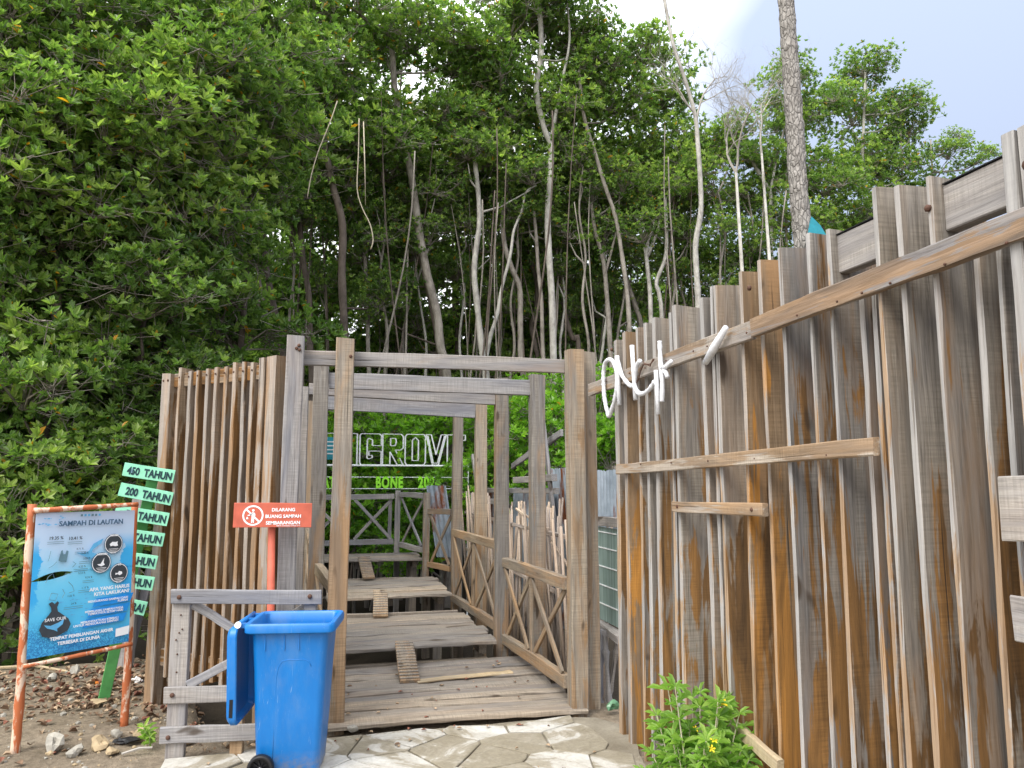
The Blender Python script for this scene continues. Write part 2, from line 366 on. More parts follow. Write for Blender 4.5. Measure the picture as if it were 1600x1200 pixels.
# paving: irregular flagstones set in mortar
m, nt, b = base_mat('mortar', .9, .2)
g_ = nd(nt, 'ShaderNodeNewGeometry'); pos = g_.outputs['Position']
a1 = noise(nt, pos, 3, 6, .65); a2 = noise(nt, pos, 60, 4, .7)
col = mixc(nt, .5, ramp(nt, a1, [(.3, (.15, .125, .09)), (.7, (.27, .24, .185))]), ramp(nt, a2, [(.3, .7), (.7, 1.2)]), 'MULTIPLY')
nt.links.new(col, b.inputs['Base Color']); bump(nt, b, a2, .6, .006); M['mortar'] = m
def m_flag():
    m, nt, b = base_mat('flagstone', .8, .25)
    g_ = nd(nt, 'ShaderNodeNewGeometry'); pos = g_.outputs['Position']; oi = nd(nt, 'ShaderNodeObjectInfo')
    n_ = noise(nt, pos, 2.6, 7, .62, 1.4); n2 = noise(nt, pos, 45, 5, .7); n3 = noise(nt, pos, 9, 5, .65, .8)
    k = mth(nt, 'ADD', n_, mth(nt, 'MULTIPLY', mth(nt, 'SUBTRACT', oi.outputs['Random'], .5), .26))
    col = ramp(nt, k, [(.42, (.25, .22, .165)), (.50, (.32, .29, .235)), (.53, (.43, .41, .37)), (.7, (.53, .52, .49))])
    col = mixc(nt, .55, col, ramp(nt, n3, [(.3, (.70, .66, .58)), (.65, (1.06, 1.05, 1.02))]), 'MULTIPLY')
    col = mixc(nt, .5, col, ramp(nt, n2, [(.3, .65), (.7, 1.2)]), 'MULTIPLY')
    nt.links.new(col, b.inputs['Base Color']); bump(nt, b, mth(nt, 'ADD', n2, n3), .5, .006)
    return m
M['flag'] = m_flag()
outline = [(-.98, 2.2), (-.93, 3.6), (-.90, 4.45), (-.80, 4.86), (-.45, 4.93), (-.05, 5.03), (.15, 5.02), (.9, 5.04), (1.68, 5.06), (1.83, 5.02), (1.95, 4.80), (1.90, 4.55), (1.80, 4.2), (1.72, 3.8), (1.70, 3.2), (1.68, 2.2)]
def inside(p, poly):
    r = False; n = len(poly)
    for i in range(n):
        (x0, y0), (x1, y1) = poly[i], poly[(i + 1) % n]
        if (y0 > p[1]) != (y1 > p[1]) and p[0] < (x1 - x0) * (p[1] - y0) / (y1 - y0) + x0: r = not r
    return r
mb = MB(); n = len(outline); rg = []
dense = []
for i in range(n):
    a, b2 = outline[i], outline[(i + 1) % n]; L = math.dist(a, b2); k = max(1, int(L / .1))
    for j in range(k):
        f = j / k; dense.append((a[0] + (b2[0] - a[0]) * f + rnd.uniform(-.012, .012), a[1] + (b2[1] - a[1]) * f + rnd.uniform(-.012, .012)))
nd_ = len(dense)
mb.add([(x, y, .012) for x, y in dense] + [(x * 1.006, y * 1.004, -.12) for x, y in dense], [tuple(range(nd_))] + [(i, i + nd_, (i + 1) % nd_ + nd_, (i + 1) % nd_) for i in range(nd_)])
paving = tag(mb.build('paving', M['mortar']), kind='structure')
seeds = []
for j in range(11):
    for i in range(9):
        x = -1.3 + i * .42 + (.2 if j % 2 else 0) + rnd.uniform(-.16, .16); y = 2.2 + j * .31 + rnd.uniform(-.12, .12)
        seeds.append((x, y))
def clip(poly, a, b_, c_):      # keep a*x+b*y<=c
    r = []
    for i in range(len(poly)):
        p, q = poly[i], poly[(i + 1) % len(poly)]; dp = a * p[0] + b_ * p[1] - c_; dq = a * q[0] + b_ * q[1] - c_
        if dp <= 0: r.append(p)
        if dp * dq < 0: t = dp / (dp - dq); r.append((p[0] + (q[0] - p[0]) * t, p[1] + (q[1] - p[1]) * t))
    return r
for k, s in enumerate(seeds):
    if not inside(s, outline): continue
    poly = [(s[0] - .6, s[1] - .6), (s[0] + .6, s[1] - .6), (s[0] + .6, s[1] + .6), (s[0] - .6, s[1] + .6)]
    for q in seeds:
        if q is s: continue
        dx, dy = q[0] - s[0], q[1] - s[1]; L = math.hypot(dx, dy)
        if L > 1.4: continue
        mid = ((dx * (s[0] + q[0]) + dy * (s[1] + q[1])) / 2) - .006 * L
        poly = clip(poly, dx, dy, mid)
        if len(poly) < 3: break
    if len(poly) < 3: continue
    poly = [p for p in poly]
    cx_ = sum(p[0] for p in poly) / len(poly); cy_ = sum(p[1] for p in poly) / len(poly)
    # wavy outline and a soft chamfer
    ring = []
    for i in range(len(poly)):
        p, q = poly[i], poly[(i + 1) % len(poly)]
        for f in (0, .5): ring.append((p[0] + (q[0] - p[0]) * f + rnd.uniform(-.004, .004), p[1] + (q[1] - p[1]) * f + rnd.uniform(-.004, .004)))
    if any(not inside((cx_ + (x - cx_) * 1.03, cy_ + (y - cy_) * 1.03), outline) for x, y in ring):
        ring = [p for p in ring if inside(p, outline)]
        if len(ring) < 4: continue
        a_ = sum(ring[i][0] * ring[(i + 1) % len(ring)][1] - ring[(i + 1) % len(ring)][0] * ring[i][1] for i in range(len(ring)))
        if a_ < .01: continue
    h = .026 + rnd.uniform(-.003, .004); tl = (rnd.uniform(-.012, .012), rnd.uniform(-.012, .012)); nr = len(ring)
    top = lambda x, y, hh: (x - cx_, y - cy_, hh + (x - cx_) * tl[0] + (y - cy_) * tl[1])
    vs = [top(cx_ + (x - cx_) * .975, cy_ + (y - cy_) * .975, h) for x, y in ring] + [top(x, y, h - .004) for x, y in ring] + [top(x, y, .005) for x, y in ring]
    fs = [tuple(range(nr))] + [(i + o, i + o + nr, (i + 1) % nr + o + nr, (i + 1) % nr + o) for o in (0, nr) for i in range(nr)]
    MB().add(vs, fs).build('flagstone', M['flag'], paving, (cx_, cy_, 0))

# ------------------------------------------------------------------ boardwalk decks
dk = thing('boardwalk', 'stepped grey plank boardwalk climbing away from the paving between timber railings', 'boardwalk', (.95, 5.1, 0))
def deck(x0, x1, y0, y1, z, n, skew=0., ragged=.03):
    yy = y0; ws = [rnd.uniform(.8, 1.25) for _ in range(n)]; k = (y1 - y0) / sum(ws)
    for i in range(n):
        wd = ws[i] * k; gap = rnd.uniform(.010, .024)
        a = x0 - rnd.uniform(0, .03); b_ = x1 + rnd.uniform(-ragged, ragged); tz = rnd.uniform(-.009, .007)
        plank('plank', (a, yy + wd / 2 + rnd.uniform(-.006, .006), z - .017 + tz), (b_, yy + wd / 2 + skew + rnd.uniform(-.008, .008), z - .017 + rnd.uniform(-.005, .005)), wd - gap, .034, M['deck'], dk, rough=.006, segs=14, ch=.007)
        yy += wd
    # joists and stub posts under the deck
    for x in (x0 + .1, (x0 + x1) / 2, x1 - .1):
        plank('joist', (x, y0 + .16, z - .085), (x, y1 - .03, z - .085), .06, .09, M['deck'], dk, rough=.002)
    for x in (x0 + .1, x1 - .1):
        for y in (y0 + .35, y1 - .15):
            if z > .1 or y > 6: plank('stub_post', (x, y, -.8), (x, y, z - .132), .09, .09, M['deck'], dk, up=(0, 1, 0), rough=.003)
deck(.10, 1.76, 5.07, 6.66, .055, 11)
deck(.12, 1.52, 6.60, 8.12, .20, 8)
deck(.12, 1.42, 8.36, 9.86, .36, 8)
deck(-.35, 1.36, 10.28, 11.2, .55, 5)
plank('plank', (.75, 5.98, .065), (1.52, 6.12, .068), .075, .014, M['pale'], dk, rough=.004, segs=10)['label'] = 'pale fresh loose board'
for y, z in ((8.2, .16), (10.0, .29)): plank('crossbeam', (.1, y, z), (1.45, y, z), .05, .11, M['deck'], dk, rough=.003)
plank('crossbeam', (.1, 6.72, .0), (1.45, 6.72, .0), .05, .10, M['deck'], dk)
for (xa, ya, za, xb, yb, zb) in ((.70, 5.98, .075, .72, 6.66, .225), (.63, 8.0, .215, .66, 8.52, .395), (.61, 9.72, .38, .58, 10.38, .58)):
    rp = plank('ramp', (xa, ya, za), (xb, yb, zb), .15, .022, M['rail'], dk, rough=.002)
    L = math.dist((xa, ya, za), (xb, yb, zb)); nb = int(L / .052)
    for i in range(nb):
        me_b = MB().box((-.075, .0115, i * .052 + .02), (.075, .0185, i * .052 + .034)); me_b.build('batten', M['deck'], rp)

# ------------------------------------------------------------------ portal frames over the boardwalk
def frame(label, loc, posts, beams, mat=None, group='timber portal frames over the boardwalk', bolts=()):
    t = thing('portal_frame', label, 'portal frame', loc, group)
    for (x, y, w_, dpt, top, m_) in posts: plank('post', (x, y, -.02 if y < 5.4 else -.7), (x, y, top), w_, dpt, M[m_], t, up=(0, 1, 0), rough=.003, ch=.006, segs=12)
    for (A, B, hgt, th, m_) in beams: plank('beam', A, B, th, hgt, M[m_], t, rough=.003, segs=10)
    for p in bolts: bolt(p, (0, -1, 0), t)
    return t
frame('front portal frame with two close left posts and a long top beam, at the paving', (.95, 5.2, 0),
      [(.133, 5.20, .122, .12, 2.525, 'post'), (-.19, 5.20, .112, .12, 2.525, 'grey'), (1.752, 5.16, .115, .12, 2.51, 'post')],
      [((-.132, 5.285, 2.40), (1.692, 5.225, 2.40), .10, .04, 'pale_beam')], bolts=((.17, 5.138, 2.40), (-.16, 5.138, 2.43), (-.18, 5.138, 2.44), (-.165, 5.138, 2.46)))
frame('second portal frame with dark grey beam, just behind the front frame', (.9, 6.45, 0),
      [(1.84, 6.46, .125, .12, 2.505, 'post'), (-.02, 6.5, .125, .12, 2.52, 'post')], [((.045, 6.5, 2.40), (1.776, 6.48, 2.395), .135, .05, 'grey')])
frame('third portal frame whose narrow beam ends at a post on the inner right rail', (.8, 6.95, 0),
      [(1.63, 6.95, .12, .12, 2.53, 'post'), (-.17, 6.98, .09, .09, 2.4, 'grey')], [((-.125, 6.97, 2.38), (1.565, 6.95, 2.33), .10, .05, 'grey')])
frame('far portal frame with pale wide beam, the last one before the end railing', (.8, 8.7, 0),
      [(1.80, 8.72, .13, .12, 2.56, 'post'), (-.13, 8.7, .12, .12, 2.45, 'post')], [((-.065, 8.72, 2.46), (1.73, 8.72, 2.40), .20, .05, 'grey')])
tag(plank('lone_post', (1.69, 9.66, -.7), (1.69, 9.66, 2.49), .12, .12, M['post'], up=(0, 1, 0), rough=.003, segs=12), 'single brown timber post without a beam, farthest upright of the right railing', 'post')
tag(plank('corner_post', (1.895, 5.29, -.3), (1.895, 5.29, 2.52), .10, .10, M['post'], up=(0, 1, 0), rough=.003, segs=12), 'brown stained post pressed against the right front gate post', 'post')

# ------------------------------------------------------------------ crossed railings
def railing(label, A, B, zt, zb, n, bal=True, ht=.085, mat='rail', bm='rail', zt2=None, zb2=None, w_=.045):
    """a railing from A to B (x, y): top and bottom rail with n crossed panels"""
    zt2 = zt if zt2 is None else zt2; zb2 = zb if zb2 is None else zb2
    t = thing('crossed_railing', label, 'railing', (A[0], A[1], zb), 'crossed timber railings of the boardwalk')
    dx, dy = B[0] - A[0], B[1] - A[1]; L = math.hypot(dx, dy); nrm = (-dy / L, dx / L, 0)
    P_ = lambda f, z: (A[0] + dx * f, A[1] + dy * f, z)
    plank('top_rail', P_(0, zt), P_(1, zt2), w_ * 1.3, ht, M[mat], t, rough=.004, segs=8)
    plank('bottom_rail', P_(0, zb), P_(1, zb2), w_ * 1.3, ht, M[mat], t, rough=.004, segs=8)
    Z = lambda f, u: (zb + (zb2 - zb) * f) * (1 - u) + (zt + (zt2 - zt) * f) * u
    for i in range(n):
        f0, f1 = (i + .06) / n, (i + .94) / n
        o = .013
        def off(p, s): return (p[0] + nrm[0] * s, p[1] + nrm[1] * s, p[2])
        lo = ht / 2 + .003
        plank('brace', off(P_(f0, Z(f0, 0) + lo), o), off(P_(f1, Z(f1, 1) - lo), o), .045, .02, M[bm], t, up=nrm, rough=.002)
        plank('brace', off(P_(f0, Z(f0, 1) - lo), -o), off(P_(f1, Z(f1, 0) + lo), -o), .045, .02, M[bm], t, up=nrm, rough=.002)
        if i and bal: f = i / n; plank('baluster', P_(f, Z(f, 0) + lo), P_(f, Z(f, 1) - lo), .045, .03, M[bm], t, up=nrm, rough=.002)
    return t
railing('nearest crossed railing on the right, sagging between the front and second posts', (1.69, 5.225), (1.65, 6.88), .86, .20, 2, zt2=.84, zb2=.165)
railing('middle crossed railing on the right in front of the cane fence', (1.64, 7.02), (1.63, 9.55), .98, .235, 2, zt2=.925, zb2=.14)
railing('short far crossed railing on the right, angled in towards the top deck', (1.64, 9.74), (1.42, 10.22), 1.17, .47, 1, ht=.07)
t = railing('grey crossed railing turning left at the far right corner of the top deck', (1.36, 10.30), (1.13, 11.14), 1.37, .66, 1, ht=.07, mat='grey', bm='grey')
railing('long grey crossed railing closing the far end of the top deck', (1.04, 11.2), (-.74, 11.2), 1.34, .70, 3, False, ht=.075, mat='grey', bm='grey')
tag(plank('railing_stile', (.985, 11.235, .74), (.985, 11.235, 1.30), .05, .03, M['grey'], up=(0, 1, 0)), 'thin upright beside the corner post of the end railing', 'post')
railing('low left railing running back beside the lower deck', (.10, 5.27), (.0, 6.42), .88, .22, 1, mat='rail')
railing('second left railing, brown and mostly hidden by the posts', (-.06, 6.58), (-.10, 8.6), 1.02, .33, 2, mat='rail')
tag(plank('railing_post', (1.38, 10.26, -.7), (1.38, 10.26, 1.41), .085, .085, M['post'], up=(0, 1, 0)), 'weathered post where the far right railing bends', 'post')
tag(plank('railing_post', (1.09, 11.19, -.7), (1.09, 11.19, 1.43), .075, .075, M['grey'], up=(0, 1, 0)), 'grey corner post at the far end of the top deck', 'post')

# ------------------------------------------------------------------ open gate leaf at the left
g = thing('gate_leaf', 'grey timber gate leaf with diagonal braces standing open behind the blue bin', 'gate', (-.80, 4.9, 0))
gd = Vector((.84, -.17, 0)).normalized(); gn = (gd.y, -gd.x, 0)
GP = lambda s, z, o=0: (-.815 + gd.x * s + gn[0] * o, 4.93 + gd.y * s + gn[1] * o, z)
plank('stile', GP(.055, -.02), GP(.055, .865), .105, .045, M['grey'], g, up=gn, rough=.003)
plank('stile', GP(.40, -.02), GP(.40, .31), .07, .045, M['rail'], g, up=gn, rough=.003)
plank('stile', GP(.80, .1), GP(.80, .865), .07, .045, M['grey'], g, up=gn, rough=.003)
plank('gate_rail', GP(.0, .905, .036), GP(.865, .90, .036), .024, .082, M['grey'], g, rough=.002)
plank('gate_rail', GP(-.01, .36, .036), GP(.865, .365, .036), .024, .09, M['grey'], g, rough=.003)
plank('gate_rail', GP(-.02, .135, .036), GP(.865, .16, .036), .024, .09, M['grey'], g, rough=.003)
plank('brace', GP(.11, .855, -.01), GP(.50, .625, -.01), .05, .022, M['grey'], g, up=gn)
plank('brace', GP(.11, .41, .012), GP(.50, .60, .012), .05, .022, M['grey'], g, up=gn)
plank('brace', GP(.78, .85, -.01), GP(.50, .66, -.01), .05, .022, M['grey'], g, up=gn)
for s, z in ((.05, .905), (.04, .36), (.03, .13), (.80, .905)): bolt(GP(s, z, .049), gn, g, .013)
for z in (.8, .72, .66, .70, .58, .48): bolt(GP(.05 + rnd.uniform(-.02, .02), z, .023), gn, g, .005)

# ------------------------------------------------------------------ left slatted fence
lf = thing('slatted_fence', 'short fence of upright edge-on brown slats left of the gateway', 'fence', (-.75, 5.65, 0))
F0, F1 = Vector((-1.17, 6.10, 0)), Vector((-.33, 5.29, 0))
fd = (F1 - F0).normalized(); fn = Vector((fd.y, -fd.x, 0))          # fn points at the viewer side
LP = lambda s, o, z: tuple(F0 + fd * s + fn * o + Vector((0, 0, z)))
LL = (F1 - F0).length
def vplank(name, s, th, dpt, z0, z1, mat, par, o=0):
    return plank(name, LP(s, -dpt / 2 + o, z0), LP(s + rnd.uniform(-.004, .004), -dpt / 2 + o, z1), th, dpt, mat, par, up=fn, rough=.003, segs=10)
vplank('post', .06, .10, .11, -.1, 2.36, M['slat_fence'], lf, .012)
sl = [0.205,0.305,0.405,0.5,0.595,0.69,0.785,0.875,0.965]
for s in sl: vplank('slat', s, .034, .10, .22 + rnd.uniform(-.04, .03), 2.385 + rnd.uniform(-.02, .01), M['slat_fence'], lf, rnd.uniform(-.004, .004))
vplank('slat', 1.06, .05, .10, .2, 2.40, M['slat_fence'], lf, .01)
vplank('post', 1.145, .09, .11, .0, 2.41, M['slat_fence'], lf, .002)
pz = [-.06] + sl + [1.03]
pz = [.11] + [x for s in sl for x in (s - .019, s + .019)] + [1.032]
for zc, hh, oo in ((2.31, .10, -.035), (.33, .12, -.05)):
    for i in range(0, len(pz), 2): plank('cross_rail', LP(pz[i] + .003, oo, zc), LP(pz[i + 1] - .003, oo, zc), .035, hh, M['slat_fence'], lf, rough=.001, segs=2)
for s in sl: bolt(LP(s, .004, 2.325), fn, lf, .007)
bolt(LP(.04, .014, 2.31), fn, lf, .009); bolt(LP(.09, .014, 2.31), fn, lf, .009)
tag(plank('old_post', (-1.52, 7.05, -.4), (-1.47, 7.05, 1.42), .11, .1, M['grey'], up=(0, 1, 0), rough=.01), 'split grey post standing behind the green arrow sign', 'post')
tag(plank('old_post', (-1.60, 7.12, -.4), (-1.35, 7.12, .95), .07, .06, M['grey'], up=(0, 1, 0), rough=.008), 'crooked grey stake leaning behind the green arrow sign', 'post')

# ------------------------------------------------------------------ long right fence
rf = thing('board_fence', 'tall fence of upright edge-on weathered boards with ochre stains along the right', 'fence', (1.95, 3.2, 0))
# (far edge y, near edge y, top height, kind)
E_ = [(4.698,4.643,'g'),(4.526,4.475,'o'),(4.299,4.271,'g'),(4.197,4.161,'g'),(4.074,4.032,'g'),(3.878,3.846,'g'),(3.793,3.756,'g'),(3.518,3.479,'s'),(3.476,3.44,'g'),(3.384,3.36,'g'),(3.33,3.3,'g'),(3.115,3.089,'g'),(2.972,2.947,'g'),(2.782,2.76,'g'),(2.6,2.58,'g'),(2.48,2.462,'g'),(2.359,2.336,'s'),(2.294,2.272,'s'),(2.232,2.199,'s'),(2.189,2.167,'g'),(2.091,2.067,'g'),(1.96,1.941,'g'),(1.859,1.841,'s'),(1.771,1.754,'s')]
TOP = {0: 2.50, 1: 2.52, 2: 2.515, 3: 2.515, 4: 2.52, 5: 2.515, 6: 2.53, 8: 2.505, 9: 2.54, 10: 2.535, 11: 2.545, 12: 2.565, 13: 2.56, 14: 2.56, 15: 2.535, 18: 2.42, 19: 2.60, 20: 2.57, 21: 2.54}
ext = [(1.656, 1.615, 'g'), (1.60, 1.50, 'g'), (1.43, 1.40, 's'), (1.33, 1.30, 'g'), (1.22, 1.19, 'g'), (1.12, 1.09, 's'), (1.0, .96, 'g')]
E_ = list(E_) + ext
ys_f = []
for i, (ya, yb, k) in enumerate(E_):
    th = max(.022, abs(ya - yb)); yc = (ya + yb) / 2
    x0 = 1.87 + (rnd.uniform(-.016, .016) if k != 's' else .035)
    if i == 19: x0 = 1.845
    if i in (24, 25): x0 = 1.832
    top = TOP.get(i, 2.335 if k == 's' else 2.54)
    dep = .16 if i < 12 else .21
    bot = -.06 if i < 6 else -.12
    mt = M['orange_board'] if (k == 'o' or i in (7, 18, 11, 12)) else M['board']
    ys_f.append((yc - th / 2, yc + th / 2, k))
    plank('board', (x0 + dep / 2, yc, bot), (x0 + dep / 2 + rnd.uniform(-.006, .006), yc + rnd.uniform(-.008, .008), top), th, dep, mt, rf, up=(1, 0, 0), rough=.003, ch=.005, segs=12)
# rails show in the gaps between tall boards
tall = [q for q in ys_f if q[2] != 's']
for a, b_ in zip(tall[:-1], tall[1:]):
    y0, y1 = b_[1] + .004, a[0] - .004
    if y1 - y0 > .02 and any(q[2] == 's' and y0 < q[0] < y1 for q in ys_f):
        plank('top_rail', (1.93, y0, 2.44), (1.93, y1, 2.44), .05, .15, M['grey'], rf, rough=.001, segs=2)
        MB().box((1.90, y0, 2.517), (1.96, y1, 2.5205)).build('rail_capping', M['black'], rf, tuple(-Vector(rf.location)))
for y in (4.69, 3.0, 1.95, 1.55): bolt((1.855, y, 2.44), (-1, 0, 0), rf, .012)
bolt((1.818, 1.56, 2.42), (-1, 0, 0), rf, .016)
for i, (y0, y1, k_) in enumerate(ys_f):
    if i % 2 == 0: bolt((1.806, (y0 + y1) / 2, 2.225), (-1, 0, 0), rf, .005)
    if i % 3 == 0 and 2.3 < y0 < 4.5: bolt((1.821, (y0 + y1) / 2, 1.672), (-1, 0, 0), rf, .005)
# slats nailed across the face
plank('cross_slat', (1.832, 5.06, 2.215), (1.832, 2.95, 2.235), .03, .085, M['slat'], rf, rough=.004, segs=14)
plank('cross_slat', (1.835, 2.94, 2.24), (1.815, 1.15, 2.28), .03, .085, M['slat'], rf, rough=.004, segs=12)
plank('cross_slat', (1.838, 4.59, 1.65), (1.833, 2.22, 1.69), .025, .062, M['slat'], rf, rough=.003, segs=12)
plank('cross_slat', (1.84, 3.79, 1.44), (1.835, 2.92, 1.452), .03, .055, M['slat'], rf, rough=.002, segs=6)
plank('cross_slat', (1.84, 3.40, .50), (1.838, 2.88, .43), .03, .055, M['pale'], rf, rough=.003, segs=5)
for y, z in ((3.72, 1.442), (3.0, 1.452)): bolt((1.823, y, z), (-1, 0, 0), rf, .009)
tag(plank('loose_board', (1.805, 1.716, 1.502), (1.805, 1.15, 1.502 + .01), .02, 0.173, M['grey'], rough=.003), 'upper of two silvery board ends fixed across the fence at the right edge', 'board')
tag(plank('loose_board', (1.805, 1.7, 1.217), (1.805, 1.12, 1.217), .02, 0.118, M['grey'], rough=.003), 'lower of two silvery board ends fixed across the fence at the right edge', 'board')

# white foam letters on the long slat
lt = thing('fence_lettering', 'wonky hand-made white foam letters reading ONCK hung on the long fence slat', 'lettering', (1.80, 4.4, 2.2))
LET = [[(1.79,4.475,2.296),(1.79,4.515,2.333),(1.79,4.573,2.353),(1.79,4.642,2.346),(1.79,4.679,2.3),(1.79,4.687,2.237),(1.79,4.68,2.16),(1.79,4.662,2.089),(1.79,4.63,2.029),(1.79,4.597,1.989),(1.79,4.545,2.028),(1.79,4.493,2.084),(1.79,4.457,2.159),(1.79,4.446,2.231),(1.79,4.475,2.296)],[(1.79,4.415,2.043),(1.79,4.432,2.193),(1.79,4.448,2.357)],[(1.79,4.44,2.352),(1.79,4.389,2.247),(1.79,4.315,2.184),(1.79,4.242,2.145),(1.79,4.191,2.134)],[(1.79,4.162,2.05),(1.79,4.184,2.185),(1.79,4.201,2.382)],[(1.79,4.085,2.271),(1.79,4.135,2.247),(1.79,4.164,2.193),(1.79,4.17,2.131),(1.79,4.109,2.081),(1.79,4.02,2.077),(1.79,3.94,2.098),(1.79,3.894,2.125)],[(1.79,3.857,1.939),(1.79,3.86,2.057),(1.79,3.872,2.184)],[(1.79,3.805,2.003),(1.79,3.795,2.113),(1.79,3.812,2.242),(1.79,3.816,2.339)],[(1.79,3.678,2.206),(1.79,3.749,2.185),(1.79,3.797,2.187)],[(1.79,3.774,2.173),(1.79,3.745,2.153),(1.79,3.729,2.125)],[(1.79,3.309,2.143),(1.79,3.226,2.197),(1.79,3.105,2.278)]]
def smooth_path(p, n=4):
    p = [Vector(q) for q in p]; 
    if len(p) < 4: return p
    r = []
    for i in range(len(p) - 1):
        a, b_, c_, d_ = p[max(i - 1, 0)], p[i], p[i + 1], p[min(i + 2, len(p) - 1)]
        for k in range(n):
            t_ = k / n; r.append(.5 * ((2 * b_) + (c_ - a) * t_ + (2 * a - 5 * b_ + 4 * c_ - d_) * t_ ** 2 + (3 * b_ - a - 3 * c_ + d_) * t_ ** 3))
    return r + [p[-1]]
lets = {'O': [0], 'N': [1, 2, 3], 'C': [4], 'K': [5, 6, 7, 8], 's': [9]}
for kk, idx in lets.items():
    mb = MB()
    for q in idx:
        pp = [v_ - lt.location for v_ in smooth_path(LET[q], 7)]
        mb.tube(pp, [.0135 * rnd.uniform(.85, 1.15) for _ in pp] if q != 9 else [.015, .021, .013], 8)
    mb.build('letter', M['whitepaint'], lt, smooth=True)
WR = [(1.8,4.193,2.134),(1.8,4.134,2.173),(1.8,4.104,2.214),(1.8,4.061,2.245),(1.8,3.968,2.234),(1.8,3.935,2.245),(1.8,3.915,2.256)]
mb = MB(); mb.tube([Vector(q) - lt.location for q in WR], .004, 5); mb.tube([Vector(q) - lt.location + Vector((0, .01 * math.sin(k * 3), .012 * math.cos(k * 3))) for k, q in enumerate(WR[3:])], .003, 5)
mb.build('wire', M['iron'], lt)

# ------------------------------------------------------------------ things behind the right railing
cf = thing('cane_fence', 'leaning fence of thin pale cane sticks behind the right railing', 'fence', (2.12, 8, 0))
stick_ms = []
for k in range(4):
    mb = MB(); mb.tube([(0, 0, 0), (rnd.uniform(-.01, .01), rnd.uniform(-.006, .006), .7), (rnd.uniform(-.01, .01), 0, 1.6)], [.015, .014, .010], 6)
    o = mb.build('cane', M['bamboo'], smooth=True); stick_ms.append(o.data); bpy.data.objects.remove(o)
y = 5.75
while y < 11.2:
    o = link('cane', rnd.choice(stick_ms), cf, (rnd.uniform(-.035, .035), y - 8, -.25 + rnd.uniform(-.08, .0) + (.05 if y > 7 else -.05) + (.08 * math.sin(y * 2.)) ))
    o.rotation_euler = (rnd.uniform(-.05, .03) - .06, rnd.uniform(-.03, .03), rnd.uniform(0, 6)); o.scale = (rnd.uniform(.8, 1.25),) * 2 + (rnd.uniform(.92, 1.04),)
    y += rnd.uniform(.022, .055)
for z0, z1 in ((1.12, 1.10), (.62, .58)): plank('cane_rail', (2.085, 5.8, z0 - .02), (2.075, 11.2, z1), .025, .035, M['bamboo'], cf, rough=.008, segs=20)
plank('cane_rail', (2.07, 6.9, 1.12), (2.07, 8.1, 1.27), .02, .025, M['bamboo'], cf, rough=.004)
plank('cane_rail', (2.06, 6.8, 1.02), (2.06, 5.9, .72), .02, .025, M['bamboo'], cf, rough=.004)
def corrugated(name, label, A, B, z0, z1, lean=(0, 0), wave=.012, pitch=.076, mat=None):
    """upright sheet from A to B, ribs running up"""
    A = Vector(A + (0,)); B = Vector(B + (0,)); L = (B - A).length; dr = (B - A) / L; nr = Vector((-dr.y, dr.x, 0)); n_ = int(L / pitch * 6); mb = MB(); vs = []
    for j, z in enumerate((z0, (z0 + z1) / 2, z1)):
        for i in range(n_ + 1):
            s = L * i / n_; f = (z - z0) / (z1 - z0)
            p = dr * s + nr * (wave * math.sin(2 * math.pi * s / pitch)) + Vector((lean[0] * f, lean[1] * f, z + (rnd.uniform(-.008, .008) if j == 2 else 0)))
            vs.append(p)
    k = n_ + 1; fs = [(j * k + i, j * k + i + 1, (j + 1) * k + i + 1, (j + 1) * k + i) for j in range(2) for i in range(n_)]
    nv = len(vs); vs2 = [p + nr * .0015 for p in vs]
    mb.add(vs + vs2, fs + [tuple(q + nv for q in f_[::-1]) for f_ in fs])
    return tag(mb.build(name, mat or M['zinc'], None, A, smooth=True), label, 'metal sheet', 'old corrugated sheets behind the railing')
corrugated('corrugated_sheet', 'rusty topped corrugated sheet between the gate post and the tall fence', (2.32, 6.35), (2.30, 5.45), .45, 1.66)
corrugated('corrugated_sheet', 'bluish corrugated sheet leaning behind the near cane fence', (2.42, 7.6), (2.38, 6.40), .1, 1.70, (.0, .38))
corrugated('corrugated_sheet', 'grey corrugated sheet behind the middle of the cane fence', (2.36, 9.4), (2.36, 7.66), -.1, 1.48)
corrugated('corrugated_sheet', 'farthest dull corrugated sheet behind the cane fence', (2.30, 11.3), (2.30, 9.45), -.1, 1.42)
corrugated('corrugated_sheet', 'tilted corrugated sheet end poking up beside the bend of the railing', (1.62, 10.9), (1.88, 10.75), .5, 1.50, (-.16, 0))
sh = thing('timber_shelf', 'grey timber beam frame resting along the top of the metal sheets', 'frame', (2.25, 8, 1.5), None)
plank('beam', (2.22, 7.2, 1.60), (2.22, 8.75, 1.58), .06, .07, M['grey'], sh); plank('beam', (2.25, 7.2, 1.47), (2.25, 10.6, 1.44), .05, .06, M['grey'], sh)
plank('beam', (2.2, 9.6, 1.30), (2.2, 11.3, 1.29), .05, .07, M['grey'], sh)
for (a, b_, l_) in (((2.24, 7.0, .5), (2.20, 7.5, 2.15), 'tall grey board leaning left of the gate post above the metal sheets'), ((2.2, 10.4, .6), (2.2, 11.3, 1.95), 'thin grey pole leaning behind the far cane fence'), ((2.30, 9.2, 1.75), (2.30, 7.2, 2.05), 'thin crooked pole lying aslant above the metal sheets'), ((2.16, 10.9, .3), (2.16, 10.2, 1.55), 'short grey board leaning against the farthest metal sheet')):
    tag(plank('leaning_board', a, b_, .07, .03, M['grey'], up=(1, 0, 0)), l_, 'board')
